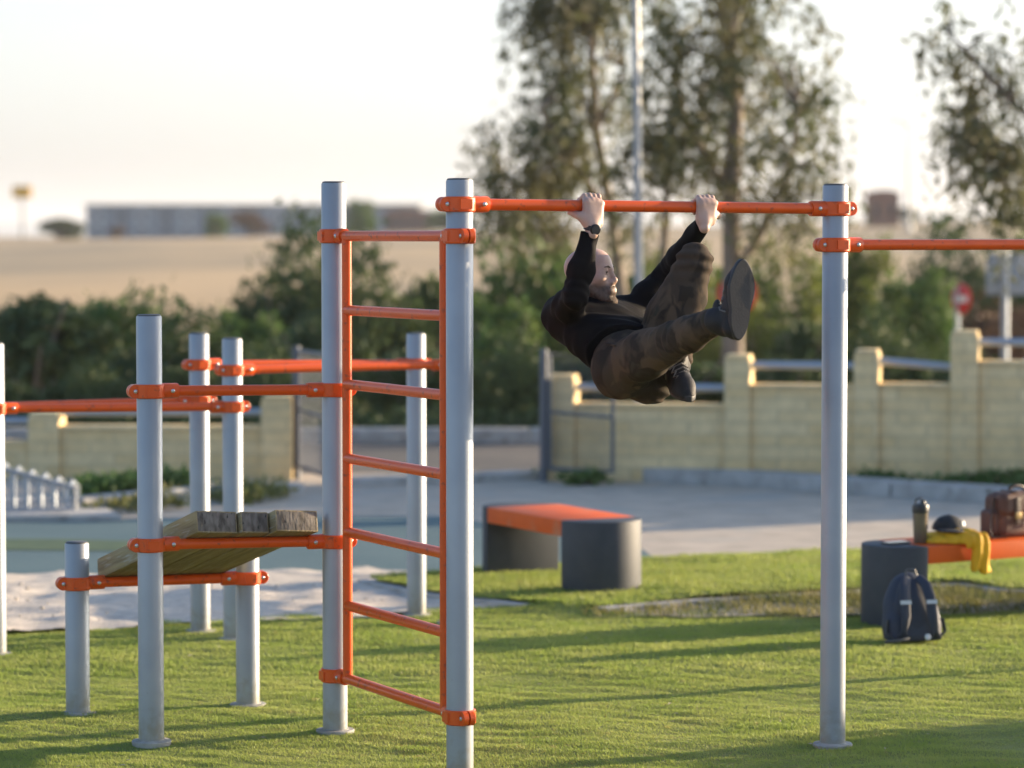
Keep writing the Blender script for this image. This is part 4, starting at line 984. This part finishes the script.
sd2 = SDF(); head(sd2); hand(sd2, hR, wR, -1); hand(sd2, hL, wL, 1)
sd.p = [q for q in sd.p] + sd2.p
ORG = np.array([pel[0], pel[1], pel[2] - .15])
man = sdf_part('person', sd, SKIN, .0034, None, loc=ORG, B=14)
tag(man, 'bald bearded man in black top and camouflage trousers hanging from the orange bar', 'person')
me = man.data; n = len(me.vertices); co = np.empty(n * 3, np.float32); me.vertices.foreach_get('co', co); Lc = (co.reshape(-1, 3) + ORG - Hc) @ HAX.T
ss = lambda x, a, b: np.clip((x - a) / (b - a), 0, 1) ** 2 * (3 - 2 * np.clip((x - a) / (b - a), 0, 1))
fz, sz, uz = Lc.T; s_ab = np.abs(sz)
stub = ss(-uz - .25 * (fz - .06) * (fz < .06), .040, .062) * ss(fz, -.030, .01) * (uz > -.16) * (.84 + .12 * wob(Lc, 260, 8, 5))
stub = np.clip(stub, 0, .95) * (1 - .75 * np.exp(-((uz + .0765) / .0065) ** 2) * ss(.021 - s_ab, 0, .006) * ss(fz, .080, .088))
scalp = .10 * ss(uz, .045, .075) * ss(.055 - fz, 0, .04)
at = me.attributes.new('stubble', 'FLOAT', 'POINT'); at.data.foreach_set('value', (stub + scalp).astype(np.float32))
# beard, brows and eyes
bdm = SDF(); Cb = lambda a, b, r1, r2, k=.01: bdm.cone(H(*a), H(*b), r1, r2, k)
for s in (-1, 1):
    Cb((.094, s * .024, -.064), (.1000, s * .006, -.0605), .0046, .0054); Cb((.085, s * .028, -.074), (.080, s * .022, -.108), .0066, .0105)
    Cb((.022, s * .052, -.064), (.072, s * .024, -.114), .010, .0135); Cb((.006, s * .0605, -.040), (.022, s * .054, -.064), .007, .010)
bdm.ell(H(.084, 0, -.121), (.0255, .030, .027), HAX, .014); Cb((.0925, 0, -.0985), (.089, 0, -.116), .0090, .0175)
sdf_part('beard', bdm, HAIR, .0022, man, post=lambda P, d: d + .0008 * wob(P, 700, 5, 6), B=12)
for s in (-1, 1):
    mb = MB(); mb.tube([H(.0950, s * .011, .0165), H(.0935, s * .026, .0215), H(.0845, s * .045, .0200)], [.0036, .0044, .0022], 8); part('eyebrow', mb, HAIR, man)
    mb = MB(); mb.tube([H(.0850, s * .0190, .0000), H(.0915, s * .031, .0030), H(.0815, s * .0455, .0005)], [.0012, .0020, .0014], 8); part('eyelashes', mb, HAIR, man)
    ec = H(.0785, s * .032, -.001); g_ = unit(hf + .05 * hs)
    mb = MB(); mb.ell(ec, (.0112, .0112, .0112), 16); eb = part('eye', mb, mat('eye_white', (.42, .37, .33), .3), man)
    mb = MB(); X_ = unit(np.cross(g_, UZ)); mb.lathe(ec + g_ * .0098, [(.0076, 0), (.0066, .0016), (.002, .0026)], 14, (X_, np.cross(g_, X_), g_)); part('iris', mb, mat('iris', (.06, .035, .02), .15), eb)
# shirt
def cutp(P, d, p, nrm): return np.maximum(d, (P - np.asarray(p, np.float32)) @ np.asarray(nrm, np.float32))
fwR, fwL = unit(wR - eR), unit(wL - eL)
def shirt_post(P, d):
    t_ = (P - pel) @ tv; w_ = ss(t_, -.1, .1)
    d = d - .003 + .0058 * wob(P @ np.array([[1, .3, 0], [.2, 1, .4], [0, .2, 1]]), 46, 12, 6) + .0026 * np.sin(t_ * 95 + 2.2 * wob(P, 14, 4, 4)) * ss(.30 - t_, 0, .12)
    for e_, w_ in ((eR, wR), (eL, wL)):
        a_ = unit(w_ - e_); q = (P - e_) @ a_; m_ = np.exp(-(np.linalg.norm(P - e_, axis=1) / .11) ** 2)
        d = d + .0026 * m_ * np.sin(q * 150 + 4.5 * wob(P, 24, 9, 4))
    dR = np.linalg.norm(P - wR, axis=1); dL = np.linalg.norm(P - wL, axis=1)
    x = (P - (wR - fwR * .022)) @ fwR; d = np.where(dR < .16, np.maximum(d, x), d)
    x = (P - (wL - fwL * .006)) @ fwL; d = np.where(dL < .16, np.maximum(d, x), d)
    nk = lerp(neck0, Hc, .24); d = np.where(np.linalg.norm(P - nk, axis=1) < .14, cutp(P, d, nk + fv * .0, unit(tv * .8 + UZ * .5 + hf * .05)), d)
    return np.where(np.linalg.norm(P - pel, axis=1) < .27, cutp(P, d, pel + tv * .085, -tv), d)
sh = SDF(); body_prims(sh, True, False)
sh.ell(torso[2][1], np.array(torso[2][2]) + .008, TAX, k=.05); sh.ell(torso[1][1] - tv * .08, (.158, .113, .13), TAX, k=.05)
shirt = sdf_part('shirt', sh, SHIRT, .0050, man, post=shirt_post)
nk = lerp(neck0, Hc, .20); ring = []; ax_n = unit(tv * .8 + UZ * .5); u_ = unit(np.cross(ax_n, [0, 1, 0])); v_ = np.cross(ax_n, u_)
mb = MB(); mb.tube([nk + (u_ * math.cos(a) + v_ * math.sin(a)) * .0655 for a in np.linspace(0, 2 * math.pi, 33)], .006, 8, caps=False); part('collar', mb, SHIRT, shirt)
# trousers
def tr_post(P, d):
    d = d + .0055 * wob(P, 34, 22, 6) + .0018 * wob(P, 85, 23, 6)
    for h_, k_, a_ in ((hpR, knR, anR), (hpL, knL, anL)):
        ax_ = unit(a_ - k_); q = (P - k_) @ ax_; r_ = np.linalg.norm(P - k_ - np.outer(q, ax_), axis=1)
        d = d + .0045 * np.exp(-(q / .07) ** 2) * (r_ < .12) * np.sin(q * 130 + 2.4 * wob(P, 16, 31, 4))
        d = d + .0035 * ss(q, .26, .36) * (r_ < .10) * np.sin(q * 150 + 2 * wob(P, 18, 33, 4))
    hp = np.exp(-(np.linalg.norm(P - (hpR + fv * .06), axis=1) / .14) ** 2); d = d + .006 * hp * np.sin(((P - hpR) @ unit(knR - hpR)) * 75 + 2.5 * wob(P, 11, 35, 4))
    for k_, a_ in ((knR, anR), (knL, anL)):
        ax_ = unit(a_ - k_); x = (P - (a_ - ax_ * .005)) @ ax_; r_ = np.linalg.norm(P - a_ - np.outer((P - a_) @ ax_, ax_), axis=1); d = np.where((np.linalg.norm(P - a_, axis=1) < .078) & (r_ < .060), np.maximum(d, x), d)
    return d
tr = SDF(); body_prims(tr, False, True); trous = sdf_part('trousers', tr, CAMO, .0050, man, post=tr_post)
mb = MB(); q = hpR + rv * .085 + fv * .055 + tv * .055; mb.tube([q, q + unit(knR - hpR) * .05 - tv * .05 + rv * .006], .004, 6); part('pocket_seam', mb, CAMO, trous)
# wristwatch on the near wrist
wax = fwR; wc = wR - wax * .004; X_ = unit(np.cross(wax, UZ + .01)); bs = unit(bside - wax * np.dot(bside, wax)); ot = np.cross(wax, bs)
mb = MB(); mb.lathe(wc, [(.0290, -.0105), (.0315, -.0095), (.0315, .0095), (.0290, .0105)], 28, (bs, ot, wax)); wt = None
strap = part('watch', mb, mat('black_watch_strap', (.015, .015, .016), .6), man)
face_ax = (ot, wax, bs) if np.dot(np.cross(ot, wax), bs) > 0 else (wax, ot, bs)
mb = MB(); mb.lathe(wc + bs * .0290, [(.0205, -.006), (.0220, .002), (.0220, .007), (.0190, .009)], 28, face_ax); part('watch_case', mb, mat('watch_case', (.02, .02, .022), .3, .6), strap)
mb = MB(); mb.lathe(wc + bs * .0383, [(.0175, -.001), (.0165, .0006)], 28, face_ax); part('watch_glass', mb, M['glass'], strap)
# boots
def boot(an, kn, sole_c, l, dn, wid=.047, L=.29):
    l = unit(l); dn = unit(np.asarray(dn) - l * np.dot(dn, l)); up = -dn; w = np.cross(l, up); AX = (l, w, up)
    Q = lambda a, b, c: sole_c + l * a * L + w * b + up * c
    s = SDF(); s.cone(Q(-.36, 0, .030), Q(-.10, 0, .034), .036, .036, .03).cone(Q(-.10, 0, .034), Q(.20, .004, .026), .037, .043, .03).cone(Q(.20, .004, .026), Q(.36, .002, .018), .043, .030, .03)
    s.cone(Q(-.33, 0, .05), Q(-.30, 0, .10), .037, .037, .03).cone(Q(-.18, 0, .075), Q(.10, 0, .048), .036, .032, .03).cone(Q(-.31, 0, .10), an, .040, .043, .03).cone(an, an + unit(kn - an) * .07, .042, .040, .03)
    s.ell(Q(-.15, 0, .135), (.026, .024, .040), AX, .008)
    def ps(P, d):
        x = (P - sole_c) @ up; d = np.maximum(d, -x + .004); return d + .0014 * wob(P, 90, 3, 5)
    b = sdf_part('boot', s, BOOT, .0036, man, post=ps)
    # sole outline, waisted under the arch
    N = 44; P = []
    for k in range(N):
        a = 2 * math.pi * k / N; x = math.cos(a) * .5; y = math.sin(a); wq = np.interp(x, [-.5, -.35, -.12, .18, .36, .5], [.78, .80, .70, 1.0, .92, .8]) * wid * 1.12
        P.append((x, y * wq * (1 if abs(y) > .0 else 1)))
    mb = MB(); lay = [(.97, -.004), (1.0, .0), (1.0, .016), (.98, .020)]; vs = []
    for sc_, h_ in lay: vs += [Q(x * sc_, y * sc_, h_ + .018 * max(0, x - .30) ** 1 * 2) for x, y in P]
    fs = [(i * N + k, i * N + (k + 1) % N, (i + 1) * N + (k + 1) % N, (i + 1) * N + k) for i in range(3) for k in range(N)] + [tuple(range(N))[::-1], tuple(range(3 * N, 4 * N))]
    if np.dot(np.cross(l, w), up) < 0: fs = [f[::-1] for f in fs]
    mb.add(vs, fs); so_ = part('sole', mb, SOLE, b)
    mb = MB()
    for k in range(5):
        x = -.14 + .07 * k; h = .108 - .0082 * k
        mb.tube([Q(x, -.030, h - .010), Q(x + .012, 0, h + .010 - .001 * k), Q(x, .030, h - .010)], .0030, 6)
    mb.tube([Q(-.12, .012, .092), Q(-.10, .042, .088), Q(-.14, .052, .062), Q(-.16, .046, .030)], .0026, 6); mb.tube([Q(-.12, -.010, .092), Q(-.09, .02, .106), Q(-.06, .046, .080)], .0026, 6)
    sg = -1 if w[0] > 0 else 1
    mb.tube([Q(-.16 + .05 * k, sg * (.040 if k % 2 else .028), (.085 if k % 2 else .100) - .004 * k) for k in range(8)], .0034, 6)
    mb.tube([Q(-.17, sg * .026, .11), Q(-.13, sg * .055, .125), Q(-.19, sg * .060, .105), Q(-.16, sg * .030, .11)], .0028, 6)
    part('laces', mb, LACE, b); mb = MB(); mb.ell(Q(-.12, sg * .030, .125), (.036, .014, .026), 14, (l, w, up)); part('tongue', mb, BOOT, b); return b
boot(anR, knR, mz(680, 398, 10.935), [.07, .06, 1], [.42, -.905, .02], wid=.052, L=.30)
boot(anL, knL, mz(490, 678, 11.675), [.24, -.92, -.30], [.06, -.31, -.95], L=.28)
# ------------------------------------------------------------------ things on and beside the right bench
BA = np.array([*B2A, 0.]); BC = np.array([B2A[1], -B2A[0], 0.]); BC = BC if BC[1] < 0 else -BC     # along the bench / towards the camera side
BO = np.array([B2C[0], B2C[1], 0.])
def bp(a, c, z): return BO + BA * a + BC * c + np.array([0, 0, z])
# shaker bottle
bt = bp(.085, .05, B2H); t = thing('shaker_bottle', 'smoky brown shaker bottle with a black lid standing on the bench end', 'bottle', bt)
mb = MB(); mb.lathe(bt, [(.034, 0), (.037, .006), (.040, .10), (.043, .165), (.043, .168)], 28); part('bottle_body', mb, mat('smoky_bottle_plastic', (.17, .13, .085), .25, spec=.6, col2=(.12, .095, .065), scale=10, coat=.3), t)
mb = MB(); mb.lathe(bt + [0, 0, .166], [(.045, 0), (.046, .006), (.046, .034), (.043, .044), (.030, .050), (.012, .052)], 28); mb.lathe(bt + [.012, -.01, .212], [(.014, 0), (.014, .016), (.010, .022), (.008, .024)], 16)
l_ = part('lid', mb, mat('black_bottle_lid', (.018, .02, .022), .4), t)
mb = MB(); mb.tube([bt + [-.03, 0, .210], bt + [-.026, 0, .236], bt + [-.004, 0, .246], bt + [.012, -.004, .232]], .005, 8); part('carry_loop', mb, M['cap'], l_)
# dark flat thing lying on the pedestal
pc = bp(-.07, .03, B2H + .007); mb = MB(); mb.box(pc, (.15, .075, .012), (BA, -BC, (0, 0, 1))); t = thing('phone', 'dark flat phone lying on the grey end of the right bench', 'phone', pc)
part('phone_body', mb, M['cap'], t, bevel=.004); mb = MB(); mb.box(pc + [0, 0, .0072], (.138, .066, .002), (BA, -BC, (0, 0, 1))); part('screen', mb, M['glass'], t)
# yellow jacket heaped and hanging over the front edge
YEL = mat('yellow_jacket_cloth', (.84, .50, .010), .7, col2=(.74, .40, .008), scale=8, bump=.15, bscale=140, transl=.12)
j = SDF(); j.ell(bp(.25, .08, B2H + .012), (.15, .15, .045), (BA, BC, UZ), .05); j.ell(bp(.30, .12, B2H + .020), (.11, .10, .046), (BA, BC, UZ), .05); j.cone(bp(.15, .10, B2H + .014), bp(.32, .17, B2H + .028), .020, .030, .04)
j.rbox(bp(.325, .262, B2H - .045), (.050, .020, .100), .018, (BA, BC, UZ), .05); j.cone(bp(.28, .255, B2H + .01), bp(.36, .255, B2H + .0), .026, .026, .05); j.rbox(bp(.345, .27, B2H - .10), (.035, .016, .062), .014, (unit(BA + .25 * UZ), BC, UZ), .03)
def jp(P, d):
    a = (P - BO) @ BA; d = d + .009 * wob(P, 32, 14, 6) + .006 * np.sin(a * 120 + 3 * wob(P, 12, 15, 4))
    z = P[:, 2]; fr = (P - BO) @ BC; inb = np.maximum(z - (B2H + .003), 0) ; return np.maximum(d, np.minimum(B2H + .003 - z, .243 - fr))
jk = sdf_part('jacket', j, YEL, .006, None, post=jp, loc=bp(.2, .08, B2H)); tag(jk, 'bright yellow jacket heaped on the bench and hanging over its front edge', 'jacket')
# black cap on the jacket
cc = bp(.275, .06, B2H + .062); t = thing('cap', 'black baseball cap with a small white patch resting on the yellow jacket', 'cap', cc); CAPM = mat('black_cap_cotton', (.016, .017, .02), .8, bump=.2, bscale=200)
s = SDF(); s.ell(cc, (.088, .098, .082), (BA, BC, UZ), .02)
sdf_part('crown', s, CAPM, .006, t, post=lambda P, d: np.maximum(d, cc[2] - P[:, 2] + .001) + .002 * wob(P, 40, 4, 4))
br = unit(BA * -.55 + BC * .83); bs_ = np.cross(UZ, br); s = SDF(); s.ell(cc + br * .085 + [0, 0, .006], (.085, .078, .010), (br, bs_, UZ), .01); sdf_part('peak', s, CAPM, .005, t, post=lambda P, d: d + .0)
pa = unit(BA * .55 + BC * .75 + UZ * .25); u_ = unit(np.cross(UZ, pa)); v_ = np.cross(pa, u_); mb = MB(); mb.box(cc + np.array([0, 0, .03]) + BA * .046 + BC * .070 + UZ * .008, (.042, .024, .008), (u_, v_, pa)); part('patch', mb, M['white'], t, bevel=.003)
mb = MB(); mb.ell(cc + [0, 0, .082], (.008, .008, .005), 10); part('button', mb, CAPM, t)
# brown leather bag at the right
LEA = mat('brown_leather', (.088, .046, .036), .6, spec=.3, col2=(.125, .066, .05), scale=8, bump=.25, bscale=90, extra=wear((.22, .12, .085), 14, .6, .72))
LEAD = mat('dark_brown_leather', (.045, .022, .016), .5, bump=.2, bscale=90)
gc = bp(.80, .02, B2H); t = thing('leather_bag', 'brown leather satchel with two buckled straps standing on the bench at the right edge', 'bag', gc); gx, gy = BA, BC
def gp(a, c, z): return gc + gx * a + gy * c + UZ * z
s = SDF(); s.rbox(gp(0, 0, .122), (.185, .085, .122), .045, (gx, gy, UZ), .02); sdf_part('bag_body', s, LEA, .007, t, post=lambda P, d: np.maximum(d + .004 * wob(P, 22, 6, 5), B2H + .002 - P[:, 2]))
s = SDF(); s.rbox(gp(0, .028, .185), (.188, .075, .070), .045, (gx, gy, UZ), .02); sdf_part('flap', s, LEA, .007, t, post=lambda P, d: d + .003 * wob(P, 26, 7, 5))
for a in (-.085, .085):
    mb = MB(); mb.box(gp(a, .106, .150), (.034, .010, .15), (gx, -gy, UZ)); mb.box(gp(a, .04, .257), (.034, .13, .008), (gx, -gy, UZ)); sp = part('strap', mb, LEAD, t, bevel=.003)
    mb = MB(); mb.box(gp(a, .113, .125), (.046, .008, .036), (gx, -gy, UZ)); part('buckle', mb, mat('brass_buckle', (.45, .32, .16), .35, .9), sp, bevel=.003)
s = SDF(); s.rbox(gp(-.195, .0, .085), (.03, .06, .07), .025, (gx, gy, UZ), .02); sdf_part('side_pocket', s, LEA, .007, t)
mb = MB(); mb.tube([gp(-.06, 0, .245), gp(-.05, 0, .270), gp(0, 0, .280), gp(.05, 0, .270), gp(.06, 0, .245)], .010, 10); part('handle', mb, LEAD, t)
mb = MB(); mb.tube([gp(-.19, .03, .22), gp(-.225, .05, .15), gp(-.24, .06, .05), gp(-.235, .07, .008), gp(-.16, .10, .008)], .012, 8, flat=(1, .4)); part('shoulder_strap', mb, LEAD, t)
# backpack leaning on the pedestal
NAVY = mat('navy_backpack_nylon', (.013, .020, .040), .6, col2=(.020, .028, .048), scale=14, bump=.18, bscale=180)
GREY = mat('grey_backpack_trim', (.024, .033, .056), .65, bump=.15, bscale=200); REFL = mat('light_strap_label', (.55, .58, .60), .5)
kb = bp(.03, .50, 0) ; kf = unit(BC * .88 + BA * -.30); kx = unit(np.cross(UZ, kf)); kx = kx if kx[0] > 0 else -kx
ku = unit(UZ - kf * .26); kn_ = unit(np.cross(kx, ku)); kn_ = kn_ if kn_[1] < 0 else -kn_
kb = np.array([G(920, 645)[0], G(920, 645)[1], .012]) - kn_ * .10
t = thing('backpack', 'navy and grey backpack leaning on the grey bench end with its straps showing', 'backpack', kb)
def kp(a, c, z): return kb + (kx * a + kn_ * c + ku * z) * 1.0
s = SDF(); s.ell(kp(0, 0, .15), (.150, .085, .19), (kx, kn_, ku), .05); s.ell(kp(0, -.01, .245), (.115, .075, .135), (kx, kn_, ku), .05); s.rbox(kp(0, -.0, .07), (.140, .085, .075), .05, (kx, kn_, ku), .05)
kpost = lambda P, d: np.maximum(d + .004 * wob(P, 26, 16, 5), .016 - P[:, 2])
sdf_part('pack_body', s, GREY, .006, t, post=kpost)
s = SDF(); s.ell(kp(0, .050, .150), (.115, .050, .165), (kx, kn_, ku), .04); s.ell(kp(0, .040, .25), (.085, .045, .105), (kx, kn_, ku), .04); sdf_part('back_panel', s, NAVY, .006, t, post=kpost)
for sgn in (-1, 1):
    pts = [kp(sgn * .030, .070, .345), kp(sgn * .055, .105, .30), kp(sgn * .070, .122, .22), kp(sgn * .072, .122, .13), kp(sgn * .085, .110, .05), kp(sgn * .125, .07, .02)]
    mb = MB(); mb.tube(pts, [.024, .030, .030, .028, .018, .010], 10, flat=(.36, 1), ref=tuple(kn_)); o = part('shoulder_strap', mb, GREY, t)
    mb = MB(); mb.box(kp(sgn * .071, .134, .205), (.058, .006, .020), (kx, -kn_, ku)); part('strap_label', mb, REFL, o)
    mb = MB(); mb.tube([kp(sgn * .125, .06, .03), kp(sgn * .160, .05, .06), kp(sgn * .150, .06, .13)], .011, 8, flat=(.5, 1)); part('hip_strap', mb, M['cap'], t)
mb = MB(); mb.tube([kp(-.03, .05, .355), kp(-.022, .05, .385), kp(.022, .05, .385), kp(.03, .05, .355)], .007, 8); part('handle', mb, M['cap'], t)
mb = MB(); mb.tube([kp(-.06, .11, .02), kp(-.14, .14, .008), kp(-.20, .12, .006)], .009, 8, flat=(1, .4)); part('loose_strap', mb, M['cap'], t)
mb = MB(); mb.lathe(kp(.035, .128, .025), [(.016, -.004), (.016, .003), (.008, .005)], 16, (kx, ku, kn_)); part('badge', mb, REFL, t)
